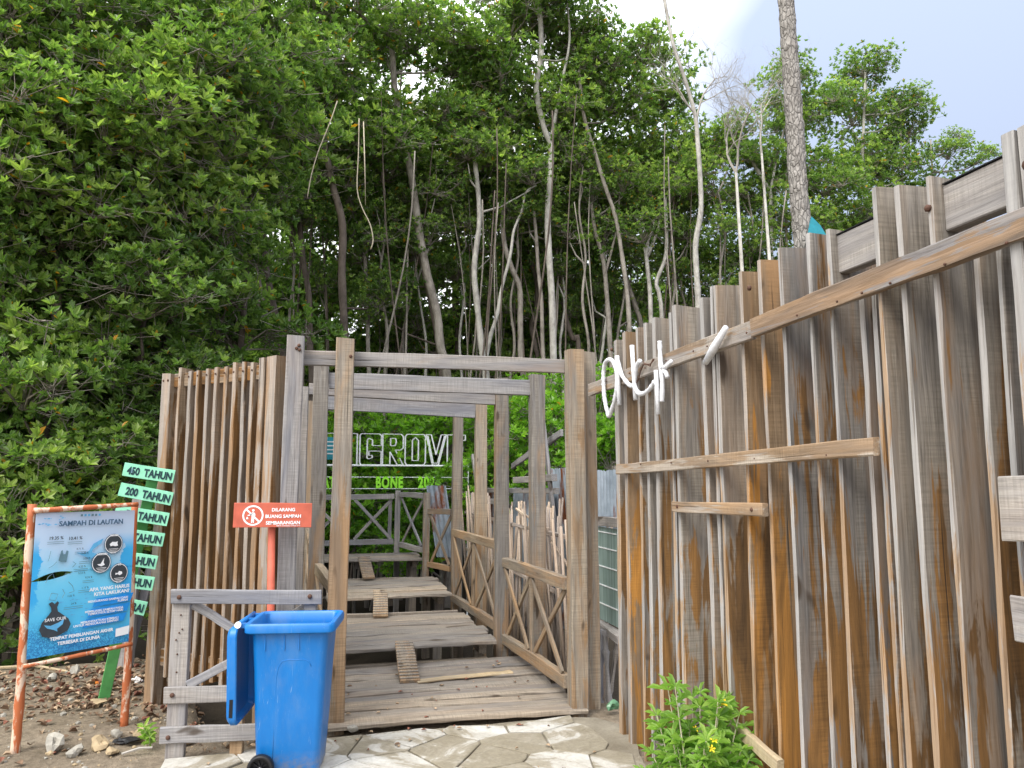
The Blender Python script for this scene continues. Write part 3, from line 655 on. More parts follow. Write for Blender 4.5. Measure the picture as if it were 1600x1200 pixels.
# glazed panel and old balusters in the slot beside the gate post
gp = thing('old_window_panel', 'greenish glazed panel with thin white bars in the slot right of the gate post', 'panel', (2.12, 5.75, .5))
MB().box((.0, -.5, .02), (.012, .45, .72)).build('pane', M['sheet'], gp)
for z in (.14, .28, .42, .56, .68): MB().box((-.006, -.42, z), (-.001, .3, z + .008)).build('glazing_bar', M['neon_white'], gp)
plank('frame', (2.12, 5.25, 1.27), (2.12, 6.2, 1.25), .05, .07, M['grey'], gp); plank('frame', (2.10, 5.2, .47), (2.10, 6.2, .50), .07, .06, M['grey'], gp, rough=.008)
prof = [(0, .02), (.03, .028), (.08, .028), (.10, .016), (.14, .024), (.2, .018), (.34, .014), (.42, .022), (.45, .028), (.47, .018), (.55, .016), (.6, .026)]
for (x, y, rx, l_) in ((2.05, 5.55, .08, 'old turned baluster leaning in the slot, nearest the gate post'), (2.08, 5.42, -.06, 'old turned baluster standing in the slot beside the tall fence'), (2.14, 5.62, .22, 'dark turned baluster lying aslant behind the other two')):
    mb = MB(); mb.tube([(0, 0, z) for z, r in prof], [r for z, r in prof], 10)
    o = mb.build('baluster', M['grey'], None, (x, y, -.12), smooth=True); o.rotation_euler = (rx, rx * .4, 0); tag(o, l_, 'baluster', 'old turned balusters beside the gate post')
def blob(name, loc, s, mat, label, cat, seed=1, amp=.25, sub=2, group=None, rz=0, flat=True):
    import bmesh
    bm = bmesh.new(); bmesh.ops.create_icosphere(bm, subdivisions=sub, radius=1)
    r_ = random.Random(seed)
    k = [Vector((r_.uniform(-1, 1), r_.uniform(-1, 1), r_.uniform(-1, 1))).normalized() for _ in range(9)]
    for v_ in bm.verts:
        n_ = v_.co.normalized(); c_ = 1.
        for i, q in enumerate(k):
            dd = n_.dot(q)
            if dd > .55: c_ -= (dd - .55) * amp * 2
        v_.co = Vector((n_.x * s[0], n_.y * s[1], n_.z * s[2])) * c_ * r_.uniform(.97, 1.03)
    me = bpy.data.meshes.new(name); bm.to_mesh(me); bm.free(); me.materials.append(mat)
    if not flat: me.polygons.foreach_set('use_smooth', [True] * len(me.polygons))
    o = link(name, me, None, loc); o.rotation_euler = (0, 0, rz); return tag(o, label, cat, group)
M['rock'] = plain('grey_rock', (.30, .28, .24), .9, .2, .35, 14, bmp=.6)
M['rock_tan'] = plain('tan_rock', (.34, .26, .16), .9, .2, .35, 10, bmp=.6)
M['bagplastic'] = plain('green_plastic_bag', (.10, .22, .12), .35, .5, .4, 8)
blob('plastic_bag', (1.98, 5.12, .05), (.055, .06, .06), M['bagplastic'], 'crumpled green plastic bag at the foot of the slot beside the gate post', 'bag', 5, .5)
blob('stone', (.235, 5.06, .045), (.045, .03, .025), M['rock'], 'small grey stone at the foot of the left front gate post', 'stone', 8)

# ------------------------------------------------------------------ rocks, litter, leaves on the dirt
RK = [((-1.46,5.19,0.0),(0.085,0.05,0.085),'rock','pale grey upright rock just right of the left poster leg',11.0),((-1.328,5.114,0.0),(0.055,0.05,0.05),'rock','brown squat rock beside the pale rock by the left poster leg',12.0),((-1.224,5.197,0.0),(0.085,0.06,0.06),'rock_tan','wide dull brown rock between the two poster legs',13.0),((-1.174,5.394,0.0),(0.05,0.04,0.04),'rock','round grey rock against the foot of the right poster leg',14.0),((-1.008,5.281,0.0),(0.075,0.06,0.07),'rock_tan','tan rounded rock behind the green sprout',15.0),((-1.119,5.062,0.0),(0.07,0.04,0.035),'rock_tan','low ochre rock in front of the brown one',16.0),((-1.835,6.886,0.04),(0.045,0.04,0.085),'rock','pale upright stone behind the poster among fallen leaves',17.0),((-1.959,6.761,0.03),(0.055,0.04,0.045),'rock','rounded pale stone left under the poster',18.0),((-1.462,6.083,0.0),(0.09,0.06,0.04),'rock_tan','lump of brown earth at the foot of the green arrow post',19.0),((-1.57,6.865,0.0),(0.04,0.03,0.035),'rock','small white stone behind the green arrow post',20.0),((-0.694,5.202,0.0),(0.12,0.06,0.04),'rock_tan','low brown stone under the bottom rail of the gate leaf',21.0)]
for p, s, mt, l_, sd in RK: blob('rock', (p[0], p[1], gz(p[0], p[1]) + s[2] * .55), s, M[mt], l_, 'rock', sd, .35, 2, 'rocks on the dirt', rnd.uniform(0, 3))
bp = (-1.083,5.218,0.0)
blob('black_plastic_bag', (bp[0], bp[1], .02), (.10, .05, .03), M['black'], 'crumpled black plastic scrap lying between the rocks', 'litter', 31, .6)
bp = (-1.33,6.611,0.0)
blob('white_plastic_bag', (bp[0], bp[1], .05), (.09, .06, .06), plain('white_litter', (.62, .60, .58), .6, .3, .25, 12), 'dirty white plastic bag against the left fence post', 'litter', 32, .6)
bp = (-1.62,6.665,0.0)
blob('orange_wrapper', (bp[0] + .02, bp[1], .04), (.045, .03, .025), plain('orange_litter', (.75, .22, .02), .5), 'orange wrapper lying in the leaves behind the green post', 'litter', 33, .6)
sp_ = [(-1.061,5.008,0.02),(-0.906,5.047,0.03)]
mb = MB(); mb.tube([sp_[0], tuple((a + b_) / 2 + .01 for a, b_ in zip(*sp_)), sp_[1]], [.007, .008, .006], 6); tag(mb.build('dry_stick', M['twig']), 'thin dry stick lying from the ochre rock to the gate leaf', 'stick')
sp_ = [(-2.495,7.281,0.06),(-2.239,7.285,0.06),(-1.903,7.026,0.05)]
mb = MB(); mb.tube(sp_, [.012, .013, .01], 6); tag(mb.build('dry_stick', M['pale']), 'pale bamboo cane lying on the dirt behind the left poster leg', 'stick')

litter_cols = [plain('dry_leaf_brown', (.15, .095, .06), .8, .2, .4, 30), plain('dry_leaf_red', (.21, .09, .06), .8, .2, .4, 30), plain('dry_leaf_tan', (.36, .26, .17), .8, .2, .3, 30)]
mb = MB()
for i in range(1300):
    if i < 850: x, y = rnd.gauss(-1.35, .62), rnd.gauss(6.55, .38)
    elif i < 1120: x, y = rnd.uniform(-2.6, -.3), rnd.uniform(5.0, 7.2)
    else: x, y = rnd.uniform(-.75, -.05), rnd.uniform(5.05, 5.9)
    if y > 7.35 or y < 4.9 or x > .0: continue
    z = gz(x, y) + rnd.uniform(.004, .02); L = rnd.uniform(.03, .065); a = rnd.uniform(0, 6.28); c_, s_ = math.cos(a), math.sin(a); wv = L * rnd.uniform(.25, .4); cu = rnd.uniform(.2, .5) * L; tl = rnd.uniform(-.3, .3) * L
    q = [(0, 0, 0), (L * .35, wv, cu), (L * .75, wv * .8, cu), (L, 0, tl), (L * .75, -wv * .8, cu * .7), (L * .35, -wv, cu)]
    mb.add([(x + c_ * u - s_ * v_, y + s_ * u + c_ * v_, z + h) for u, v_, h in q], [(0, 1, 2, 3), (0, 3, 4, 5)], rnd.choice((0, 0, 0, 1, 2, 2)))
for i in range(70):
    on_deck = i % 2; x, y = (rnd.uniform(.2, 1.6), rnd.uniform(5.1, 6.5)) if on_deck else (rnd.uniform(-.7, 1.7), rnd.choice((rnd.uniform(3.8, 5.), rnd.uniform(4.8, 5.05))))
    z = .064 if on_deck else .034; L = rnd.uniform(.018, .045); a = rnd.uniform(0, 6.28); c_, s_ = math.cos(a), math.sin(a); wv = L * .3
    q = [(0, 0, 0), (L * .35, wv, .008), (L * .75, wv * .8, .008), (L, 0, 0), (L * .75, -wv * .8, .005), (L * .35, -wv, .008)]
    mb.add([(x + c_ * u - s_ * v_, y + s_ * u + c_ * v_, z + h) for u, v_, h in q], [(0, 1, 2, 3), (0, 3, 4, 5)], rnd.choice((0, 1, 2, 2)))
tag(mb.build('fallen_leaves', litter_cols), 'brown and red fallen leaves strewn over the dirt behind the poster', 'leaf litter', kind='stuff')
mb = MB(); import bmesh
ico = bmesh.new(); bmesh.ops.create_icosphere(ico, subdivisions=1, radius=1); iv = [v_.co.copy() for v_ in ico.verts]; fi = [tuple(v_.index for v_ in f.verts) for f in ico.faces]; ico.free()
for i in range(900):
    x, y = rnd.uniform(-2.9, -.1), rnd.uniform(3.9, 7.2)
    if x > -.95 and y < 5.05: continue
    s = rnd.uniform(.004, .012) if rnd.random() < .9 else rnd.uniform(.014, .026)
    j = [rnd.uniform(.7, 1.2) for _ in range(12)]
    mb.add([(x + v_.x * s * j[k], y + v_.y * s * j[k], gz(x, y) + s * .2 + v_.z * s * .7) for k, v_ in enumerate(iv)], fi, 0 if rnd.random() < .6 else 1)
tag(mb.build('pebbles', [M['rock_tan'], M['rock']]), 'small pebbles and crumbs of earth scattered over the dirt', 'pebbles', kind='stuff')

# ------------------------------------------------------------------ poster on bamboo legs
PL, PR = Vector((-1.66, 5.144, 0)), Vector((-1.172, 5.544, 0))
ps = thing('poster_board', 'blue sea-litter poster board on two peeling red bamboo legs', 'poster board', tuple(PL))
def cane(name, A, B, r0, r1, parent, nodes=4, mat=None, bend=.004):
    A = Vector(A); B = Vector(B); pts = []; rad = []
    N = nodes * 4
    for i in range(N + 1):
        f = i / N; k = abs((f * nodes) % 1 - .0); near = min(k, 1 - k)
        r = (r0 + (r1 - r0) * f) * (1.12 if near < .02 else 1.0)
        pts.append(A.lerp(B, f) + Vector((bend * math.sin(f * 5), bend * math.cos(f * 4), 0)) - parent.location); rad.append(r)
    return MB().tube(pts, rad, 12).build(name, mat or M['bamboo_red'], parent, smooth=True)
TL, BL = [(-1.643,5.13,1.403),(-1.635,5.13,0.531)]
TR, BR = [(-1.173,5.53,1.4),(-1.162,5.53,0.535)]
cane('leg', (-1.676,5.217,-0.03), (-1.658,5.15,1.436), .026, .022, ps, 5)
cane('leg', (-1.185,5.608,-0.03), (-1.181,5.545,1.42), .025, .019, ps, 5)
cane('poster_frame', (-1.644,5.115,1.399), (-1.158,5.51,1.421), .016, .014, ps, 4)
cane('poster_frame', (-1.635,5.115,0.509), (-1.142,5.51,0.534), .012, .012, ps, 4)
TL, BL, TR, BR = Vector(TL), Vector(BL), Vector(TR), Vector(BR)
pn = ((TR - BL).cross(TL - BR)).normalized()
if pn.y > 0: pn = -pn
def PP(u, v_, o=0.):      # u right, v down, o towards the viewer
    a = TL.lerp(TR, u); b_ = BL.lerp(BR, u); sag = 0.
    return a.lerp(b_, v_) + pn * (o + sag) - ps.location
def patch(name, poly, o, mat, dens=1):
    mb = MB(); mb.add([PP(u, v_, o) for u, v_ in poly], [tuple(range(len(poly)))]); return mb.build(name, mat, ps)
m, nt, b = base_mat('poster_print', .4, .4)
uvn = nd(nt, 'ShaderNodeAttribute', attribute_name='puv'); sx_ = nd(nt, 'ShaderNodeSeparateXYZ'); nt.links.new(uvn.outputs['Vector'], sx_.inputs[0])
nz = noise(nt, uvn.outputs['Vector'], 3.5, 4, .6, .4)
vv = mth(nt, 'ADD', sx_.outputs[1], mth(nt, 'MULTIPLY', mth(nt, 'SUBTRACT', nz, .5), .28))
col = ramp(nt, vv, [(0., (.54, .64, .80)), (.26, (.48, .65, .83)), (.46, (.18, .60, .84)), (.72, (.10, .53, .82)), (.9, (.08, .48, .79)), (1., (.05, .34, .66))])
# bands of deeper blue reef down both sides
side = mth(nt, 'ABSOLUTE', mth(nt, 'SUBTRACT', sx_.outputs[0], .47)); sn = noise(nt, mapping(nt, uvn.outputs['Vector'], (5, 8, 1)), 1, 5, .65)
sidev = mth(nt, 'ADD', side, mth(nt, 'MULTIPLY', mth(nt, 'SUBTRACT', sn, .5), .35))
vm = ramp(nt, sx_.outputs[1], [(.18, 0.), (.3, 1.), (.62, 1.), (.7, 0.)])
col = mixc(nt, mth(nt, 'MULTIPLY', ramp(nt, sidev, [(.385, 0.), (.395, 1.)]), vm), col, (.05, .42, .80))
# scribbled coral along the bottom
wv = noise(nt, mapping(nt, uvn.outputs['Vector'], (34, 40, 1)), 1, 3, .6, 2.5)
bm_ = ramp(nt, mth(nt, 'ADD', sx_.outputs[1], mth(nt, 'MULTIPLY', sx_.outputs[0], -.13)), [(.72, 0.), (.84, 1.)])
col = mixc(nt, mth(nt, 'MULTIPLY', ramp(nt, wv, [(.47, 0.), (.5, .8)]), bm_), col, (.02, .15, .40))
nt.links.new(col, b.inputs['Base Color']); bump(nt, b, nz, .2, .01); M['print'] = m
# the sheet, with the open tear left out of it
NU, NV = 24, 30; mb = MB(); vs = []; fs = []; uvv = []
tear_t = lambda u: .43 + max(0, (.42 - u)) * .10 - .055 * math.sin(math.pi * min(1, max(0, u / .42)))*.6
tear_b = lambda u: .43 + max(0, (.42 - u)) * .12 + .018 * math.sin(math.pi * min(1, max(0, u / .42)))
for part in (0, 1):
    o_ = len(vs)
    for j in range(NV // 2 + 1):
        for i in range(NU + 1):
            u = i / NU * .97 + .015; f = j / (NV // 2)
            v_ = tear_t(u) * f if part == 0 else tear_b(u) + (.985 - tear_b(u)) * f
            v_ = .02 + v_ * .98 if part == 0 else v_
            vs.append(PP(u, v_)); uvv.append((u, v_, 0))
    k = NU + 1
    fs += [(o_ + j * k + i, o_ + (j + 1) * k + i, o_ + (j + 1) * k + i + 1, o_ + j * k + i + 1) for j in range(NV // 2) for i in range(NU)]
mb.add(vs, fs); po = mb.build('printed_sheet', M['print'], ps, smooth=True)
at = po.data.attributes.new('puv', 'FLOAT_VECTOR', 'POINT'); at.data.foreach_set('vector', [c_ for q in uvv for c_ in q])
M['navy'] = plain('navy_print', (.055, .12, .20), .5); M['char'] = plain('charcoal_print', (.045, .055, .065), .5); M['wht'] = plain('white_print', (.82, .84, .86), .5, .3, .03)
M['midblue'] = plain('blue_print', (.02, .27, .72), .5); M['greyp'] = plain('grey_print', (.12, .22, .27), .5); M['seab'] = plain('sea_blue_print', (.12, .42, .70), .5)
prx = (TR - TL).normalized(); pry = pn.cross(prx)
def ptext(name, txt, u, v_, size, mat, bold=.0, o=.019, align='CENTER', sx=1., tilt=0.):
    X = ((TR - TL).lerp(BR - BL, v_)).normalized(); Z = pn; Y = Z.cross(X)
    t_ = text_mesh(name, txt, size, mat, ps, (0, 0, 0), (0, 0, 0), bold, .0004, align)
    t_.matrix_local = Matrix.Translation(PP(u, v_, o)) @ Matrix((X, Y, Z)).transposed().to_4x4() @ Matrix.Diagonal((sx, 1, 1, 1)); return t_
ptext('title_lettering', 'SAMPAH DI LAUTAN', .535, .115, .042, M['navy'], .0012)
for (u, v_, tx) in ((.20, .205, '19.35 %'), (.38, .213, '10.41 %')): ptext('lettering', tx, u, v_, .026, M['char'], .0005)
for (u, v_, tx) in ((.43, .315, '4.71 %'), (.48, .345, '5.20 %'), (.50, .385, '3.79 %'), (.46, .44, '6.22 %'), (.46, .485, '3.33 %'), (.53, .52, '9.74 %'), (.50, .59, '1.15 %')):
    ptext('lettering', tx, u, v_ - .03, .016, M['char'])
for (u, v_, tx) in ((.37, .635, '1.22 %'), (.40, .69, '24 %')): ptext('lettering', tx, u, v_ - .03, .016, M['char'])
for u, v_ in ((.20, .22), (.38, .228), (.44, .30), (.50, .37), (.45, .42), (.53, .505), (.5, .57), (.40, .675)):
    w2 = rnd.uniform(.05, .09)
    for q in range(2): patch('printed_line', [(u - w2, v_ + q * .012), (u + w2, v_ + q * .012), (u + w2, v_ + q * .012 + .003), (u - w2, v_ + q * .012 + .003)], .0165, M['greyp'])
def disc(u, v_, r, caption, kind):
    el = lambda rr, n_=28: [(u + rr / .64 * math.cos(2 * math.pi * k / n_) , v_ + rr / .86 * math.sin(2 * math.pi * k / n_)) for k in range(n_)]
    patch('printed_circle', el(r), .0152, M['navy']); patch('printed_circle', el(r * .93), .0160, M['wht']); patch('printed_circle', el(r * .86), .0168, M['char'])
    ptext('lettering', caption, u, v_ - .055, .017, M['wht'], .0004, .0176)
    s = r / .075
    if kind == 'turtle': patch('emblem', [(u + a * s, v_ + b_ * s) for a, b_ in ((-.05, .0), (-.02, -.018), (.02, -.015), (.05, -.02), (.045, .0), (.055, .018), (.02, .022), (-.01, .016), (-.04, .02))], .0176, M['wht'])
    elif kind == 'bird': patch('emblem', [(u + a * s, v_ + b_ * s) for a, b_ in ((-.05, .01), (-.01, .008), (.03, -.04), (.025, .0), (.04, .018), (.0, .03), (-.03, .022))], .0176, M['wht'])
    else: patch('emblem', [(u + a * s, v_ + b_ * s) for a, b_ in ((-.045, -.005), (-.02, .0), (.0, -.018), (.035, -.01), (.04, .008), (.01, .02), (-.02, .008), (-.045, .015))], .0176, M['wht'])
    for q in range(4): w2 = .05 - .008 * q; patch('printed_line', [(u - w2, v_ + .035 + q * .010), (u + w2, v_ + .034 + q * .010), (u + w2, v_ + .037 + q * .010), (u - w2, v_ + .038 + q * .010)], .0176, M['wht'])
disc(.765, .26, .062, '100.000', 'turtle'); disc(.65, .39, .064, '1.000.000', 'bird'); disc(.835, .475, .062, '1/3', 'fish')
ptext('lettering', 'APA YANG HARUS', .95, .585, .030, M['wht'], .0008, .019, 'RIGHT'); ptext('lettering', 'KITA LAKUKAN?', .95, .62, .030, M['wht'], .0008, .019, 'RIGHT')
for k, (a, b_) in enumerate((('MENGURANGI SAMPAH DARI', 'RUMAH'), ('MEMBUANG SAMPAH PADA', 'TEMPATNYA SETIAP HARI'), ('MEMANFAATKAN KEMBALI', 'UNTUK MENGURANGI SAMPAH'))):
    v0 = .64 + k * .069; sh_ = k * .045
    patch('printed_band', [(.62 - sh_, v0), (1. - sh_ * .7, v0 - .012), (.97 - sh_ * .7, v0 + .045), (.585 - sh_, v0 + .058)], .0158, M['midblue'])
    ptext('lettering', a, .94 - sh_, v0 + .024, .019, M['wht'], .0003, .019, 'RIGHT'); ptext('lettering', b_, .94 - sh_, v0 + .042, .019, M['wht'], .0003, .019, 'RIGHT')
ptext('lettering', 'TEMPAT PEMBUANGAN AKHIR', .50, .885, .027, M['wht'], .0008, .019); ptext('lettering', 'TERBESAR DI DUNIA', .47, .922, .027, M['wht'], .0008, .019)
# rubbish sack, carrier bag, label, logos, fish
sack = [(.17, .785), (.20, .775), (.225, .79), (.25, .775), (.265, .785), (.25, .81), (.26, .835), (.31, .86), (.36, .885), (.385, .92), (.36, .955), (.29, .975), (.20, .985), (.13, .97), (.10, .93), (.12, .89), (.17, .855), (.20, .83), (.195, .81)]
patch('printed_sack', [(u_, .625 + (q_ - .775) * 1.15) for u_, q_ in sack], .0162, M['char'])
patch('printed_whale', [(.14, .775), (.20, .785), (.27, .77), (.32, .75), (.31, .785), (.26, .81), (.265, .83), (.23, .815), (.17, .80)], .0172, M['seab'])
ptext('lettering', 'SAVE OUR', .24, .755, .026, M['wht'], .0002, .0172)
patch('printed_carrier_bag', [(.255, .285), (.27, .28), (.275, .31), (.295, .31), (.305, .285), (.325, .29), (.31, .365), (.26, .36), (.235, .35)], .0162, M['greyp'])
patch('printed_panel', [(.83, .875), (.97, .865), (.965, .925), (.83, .932)], .0172, M['wht'])
for k in range(6): patch('printed_logo', [(.42 + k * .035, .038), (.442 + k * .035, .037), (.442 + k * .035, .052), (.42 + k * .035, .053)], .0165, M['greyp'] if k in (0, 3, 4) else M['seab'])
fo = MB()
for k in range(34):
    if k < 12: u, v_ = rnd.uniform(.04, .26), rnd.uniform(.04, .11)
    else: u, v_ = rnd.uniform(.28, .58), rnd.uniform(.60, .76)
    s = rnd.uniform(.010, .02); fo.add([PP(u - s, v_, .0161), PP(u, v_ - s * .28, .0161), PP(u + s, v_, .0161), PP(u + s * 1.4, v_ - s * .3, .0161), PP(u + s * 1.3, v_ + s * .3, .0161), PP(u + s, v_, .0161), PP(u, v_ + s * .28, .0161)], [(0, 1, 2, 6), (3, 4, 5)])
fo.build('printed_fish', M['seab'], ps)['kind'] = 'stuff'
patch('printed_swimmer', [(.40, .305), (.48, .31), (.52, .30), (.56, .25), (.66, .215), (.64, .25), (.56, .29), (.55, .31), (.60, .325), (.53, .365), (.50, .34), (.45, .325)], .0157, M['seab'])
for k, q in enumerate([[(a_, b2_ * .76) for a_, b2_ in qq] for qq in ([(.16, .37), (.15, .43), (.14, .46)], [(.24, .41), (.28, .40)], [(.15, .52), (.19, .50), (.22, .47)], [(.37, .48), (.40, .50), (.37, .53)], [(.13, .65), (.15, .60), (.19, .57), (.21, .62)], [(.30, .60), (.31, .58), (.36, .59)], [(.34, .66), (.38, .70), (.40, .75), (.35, .76)], [(.29, .72), (.31, .76), (.29, .80)], [(.19, .745), (.17, .80), (.23, .815), (.25, .76), (.19, .745)])]):
    MB().tube([PP(u, v_, .0165) for u, v_ in q], .0016, 4).build('printed_outline', M['greyp'], ps)

# ------------------------------------------------------------------ green arrow post
ar = thing('decay_time_signpost', 'leaning green post with a ladder of mint boards reading TAHUN', 'signpost', (-1.47,6.244,0.0))
pb, pt = [(-1.462,6.219,-0.02),(-1.166,5.97,1.621)]
plank('post', pb, pt, .075, .035, M['greenpaint'], ar, up=(.25, -1, 0), rough=.001, ch=.003)
AB = [((-1.356,5.93,1.656),(-1.021,5.93,1.603),'450  TAHUN'),((-1.373,5.93,1.517),(-1.026,5.93,1.444),'200  TAHUN'),((-1.393,5.93,1.361),(-1.044,5.93,1.299),'50  TAHUN'),((-1.416,5.93,1.211),(-1.066,5.93,1.157),'20  TAHUN'),((-1.423,5.93,1.054),(-1.103,5.93,1.002),'10  TAHUN'),((-1.447,5.93,0.907),(-1.116,5.93,0.857),'1  TAHUN'),((-1.47,5.93,0.765),(-1.157,5.93,0.688),'TERURAI')]
for i, (a, b_, tx) in enumerate(AB):
    a = Vector(a); b_ = Vector(b_); X = (b_ - a).normalized(); Y = Vector((0, 0, 1)); Z = X.cross(Y).normalized(); Y = Z.cross(X)
    o = plank('sign_board', a, b_, .012, .093, M['mint'], ar, up=Y, rough=.001, ch=.001, segs=3)
    t_ = text_mesh('lettering', tx, .073, M['ink'], ar, (0, 0, 0), (0, 0, 0), .003, .0008, 'RIGHT')
    t_.matrix_local = Matrix.Translation(b_ - X * .012 - Y * .027 + Z * .0085 - ar.location) @ Matrix((X, Y, Z)).transposed().to_4x4() @ Matrix.Diagonal((.74, 1, 1, 1))
    if i == 0: MB().tube([a + X * .06 + Y * z + Z * .0085 - ar.location for z in (-.018, .005, .022)], [.007, .006, .001], 6).build('painted_bottle', M['greyp'], ar)

# ------------------------------------------------------------------ red no-littering sign
rs = thing('no_littering_sign', 'red painted wooden sign DILARANG BUANG SAMPAH on a red pole beside the gateway', 'sign', (-.28, 5.05, 0))
Ya = 5.02
sa, sb, spt, spb = [(-0.513,5.02,1.365),(-0.048,5.02,1.36),(-0.292,5.04,1.381),(-0.265,5.04,0.645)]
o = plank('sign_board', sa, sb, .016, .150, M['redpaint'], rs, up=(0, 0, 1), rough=.001, ch=.002, segs=4)
MB().tube([Vector(spt) + Vector((0, .03, .04)) - rs.location, Vector((spb[0], 5.07, .4)) - rs.location, Vector((spb[0] + .01, 5.07, -.05)) - rs.location], [.022, .024, .026], 12).build('pole', M['redpaint'], rs, smooth=True)
sm = (Vector(sa) + Vector(sb)) / 2; hw = (Vector(sb) - Vector(sa)).length / 2
for k, tx in enumerate(('DILARANG', 'BUANG SAMPAH', 'SEMBARANGAN')):
    text_mesh('lettering', tx, .0285, M['wht'], rs, tuple(sm + Vector((.062, -.0095, .024 - k * .040)) - rs.location), (R(90), 0, 0), .0007, .0008, 'CENTER')
text_mesh('lettering', 'KKN Tematik Unhas 111', .014, M['wht'], rs, tuple(sm + Vector((.095, -.0095, -.069)) - rs.location), (R(90), 0, 0), 0, .0005, 'CENTER')
cc = sm + Vector((-.118, -.0095, .0)) - rs.location
mb = MB(); N = 32
for k in range(N):
    a0, a1 = 2 * math.pi * k / N, 2 * math.pi * (k + 1) / N
    mb.add([cc + Vector((math.cos(a) * r, 0, math.sin(a) * r)) for a, r in ((a0, .052), (a1, .052), (a1, .062), (a0, .062))], [(0, 1, 2, 3)])
mb.add([cc + Vector((a, -.0005, c_)) for a, c_ in ((-.041, .032), (-.035, .040), (.040, -.034), (.034, -.042))], [(0, 1, 2, 3)])
mb.build('prohibition_ring', M['wht'], rs)
mb = MB(); fig = [(-.006, .020), (.008, .018), (.014, .008), (.013, -.012), (.008, -.022), (.007, -.045), (.001, -.045), (.0, -.02), (-.003, -.045), (-.010, -.045), (-.008, -.015), (-.007, .004), (-.022, .006), (-.032, .003), (-.031, -.002), (-.018, -.001), (-.010, .008)]
mb.add([cc + Vector((a, -.001, c_)) for a, c_ in fig], [tuple(range(len(fig)))]); mb.add([cc + Vector((.001 + .008 * math.cos(k * .785), -.001, .031 + .008 * math.sin(k * .785))) for k in range(8)], [tuple(range(8))])
mb.add([cc + Vector((a, -.001, c_)) for a, c_ in ((-.036, -.008), (-.030, -.008), (-.026, -.022), (-.040, -.022))], [(0, 1, 2, 3)]); mb.build('litter_figure', M['wht'], rs)

# ------------------------------------------------------------------ MANGROVE light sign
ms_ = thing('mangrove_light_sign', 'white outline MANGROVE lettering on a bar above green BONE 2024 letters', 'sign', (.6, 11.7, 0))
x_of = lambda px: -0.298 + (px - 470) * 0.01
ZB, ZT = 1.809, 2.273
def seg_letter(ch_, x0, x1):
    W = x1 - x0
    S = {'M': [[(0, 0), (0, 1), (.25, 1), (.5, .45), (.75, 1), (1, 1), (1, 0), (.8, 0), (.8, .7), (.55, .15), (.45, .15), (.2, .7), (.2, 0), (0, 0)]],
         'A': [[(0, 0), (.3, 1), (.7, 1), (1, 0), (.78, 0), (.7, .3), (.3, .3), (.22, 0), (0, 0)], [(.35, .45), (.5, .85), (.65, .45), (.35, .45)]],
         'N': [[(0, 0), (0, 1), (.28, 1), (.75, .3), (.75, 1), (1, 1), (1, 0), (.72, 0), (.25, .7), (.25, 0), (0, 0)]],
         'G': [[(.06, 0), (0, .06), (0, .94), (.06, 1), (.92, 1), (1, .94), (1, .62), (.58, .62), (.58, .8), (.42, .86), (.34, .8), (.34, .22), (.42, .18), (.58, .22), (.58, .30), (.42, .30), (.42, .44), (1, .44), (1, 0), (.06, 0)]],
         'R': [[(0, 0), (0, 1), (.9, 1), (1, .92), (1, .55), (.88, .48), (.62, .48), (1, 0), (.72, 0), (.36, .42), (.36, 0), (0, 0)], [(.38, .62), (.38, .86), (.62, .86), (.66, .74), (.60, .62), (.38, .62)]],
         'O': [[(.08, 0), (0, .08), (0, .92), (.08, 1), (.92, 1), (1, .92), (1, .08), (.92, 0), (.08, 0)], [(.35, .14), (.35, .8), (.5, .9), (.65, .8), (.65, .14), (.35, .14)]],
         'V': [[(0, 1), (.32, 0), (.62, 0), (1, 1), (.75, 1), (.5, .34), (.25, 1), (0, 1)], [(.08, .96), (.36, .06), (.58, .06), (.92, .96)]],
         'E': [[(0, 0), (0, 1), (1, 1), (1, .82), (.35, .82), (.35, .6), (.85, .6), (.85, .42), (.35, .42), (.35, .18), (1, .18), (1, 0), (0, 0)]]}[ch_]
    mb = MB()
    for st in S:
        for dd in (0, .012):
            pts = [Vector((x0 + u * W + dd, 11.7 + dd, ZB + v_ * (ZT - ZB))) - ms_.location for u, v_ in st]
            for a, b_ in zip(pts[:-1], pts[1:]): mb.tube([a, b_], .0065, 4)
    mb.build('outline_letter', M['neon_white'], ms_)
for ch_, a, b_ in (('M', 430, 466), ('A', 469, 503), ('N', 506, 551), ('G', 555, 587), ('R', 589, 620), ('O', 623, 654), ('V', 655, 686), ('E', 688, 716)): seg_letter(ch_, x_of(a), x_of(b_))
xa, xb = x_of(425), x_of(722)
for z, r in ((1.795, .013), (1.627, .006), (1.455, .006)):
    MB().tube([Vector((xa, 11.7, z)) - ms_.location, Vector((xb, 11.7, z - (.0 if z > 1.75 else .01))) - ms_.location], r, 6).build('sign_bar', M['neon_white'], ms_)
for x in (xa, xb): MB().tube([Vector((x, 11.73, -.6)) - ms_.location, Vector((x, 11.73, 1.8)) - ms_.location], .012, 6).build('support', M['neon_white'], ms_)
for tx, px in (('KABUPATEN', 460), ('BONE', 580), ('2024', 644)):
    t_ = text_mesh('green_lettering', tx, .232, M['lime'], ms_, tuple(Vector((x_of(px), 11.69, 1.465)) - ms_.location), (R(90), 0, 0), .010, .006, 'LEFT', {'KABUPATEN': .55, 'BONE': .62, '2024': .67}[tx], 1.12)
tb = thing('small_teal_sign', 'small teal notice with white writing hanging beyond the outline letters', 'sign', (x_of(515), 12.0, 2.05))
MB().box((-.12, 0, -.16), (.14, .015, .18)).build('notice_board', M['tealplastic'], tb)
for z in (.1, .04, -.02, -.08): MB().box((-.07, -.004, z), (.09, -.001, z + .018)).build('printed_line', M['neon_white'], tb)

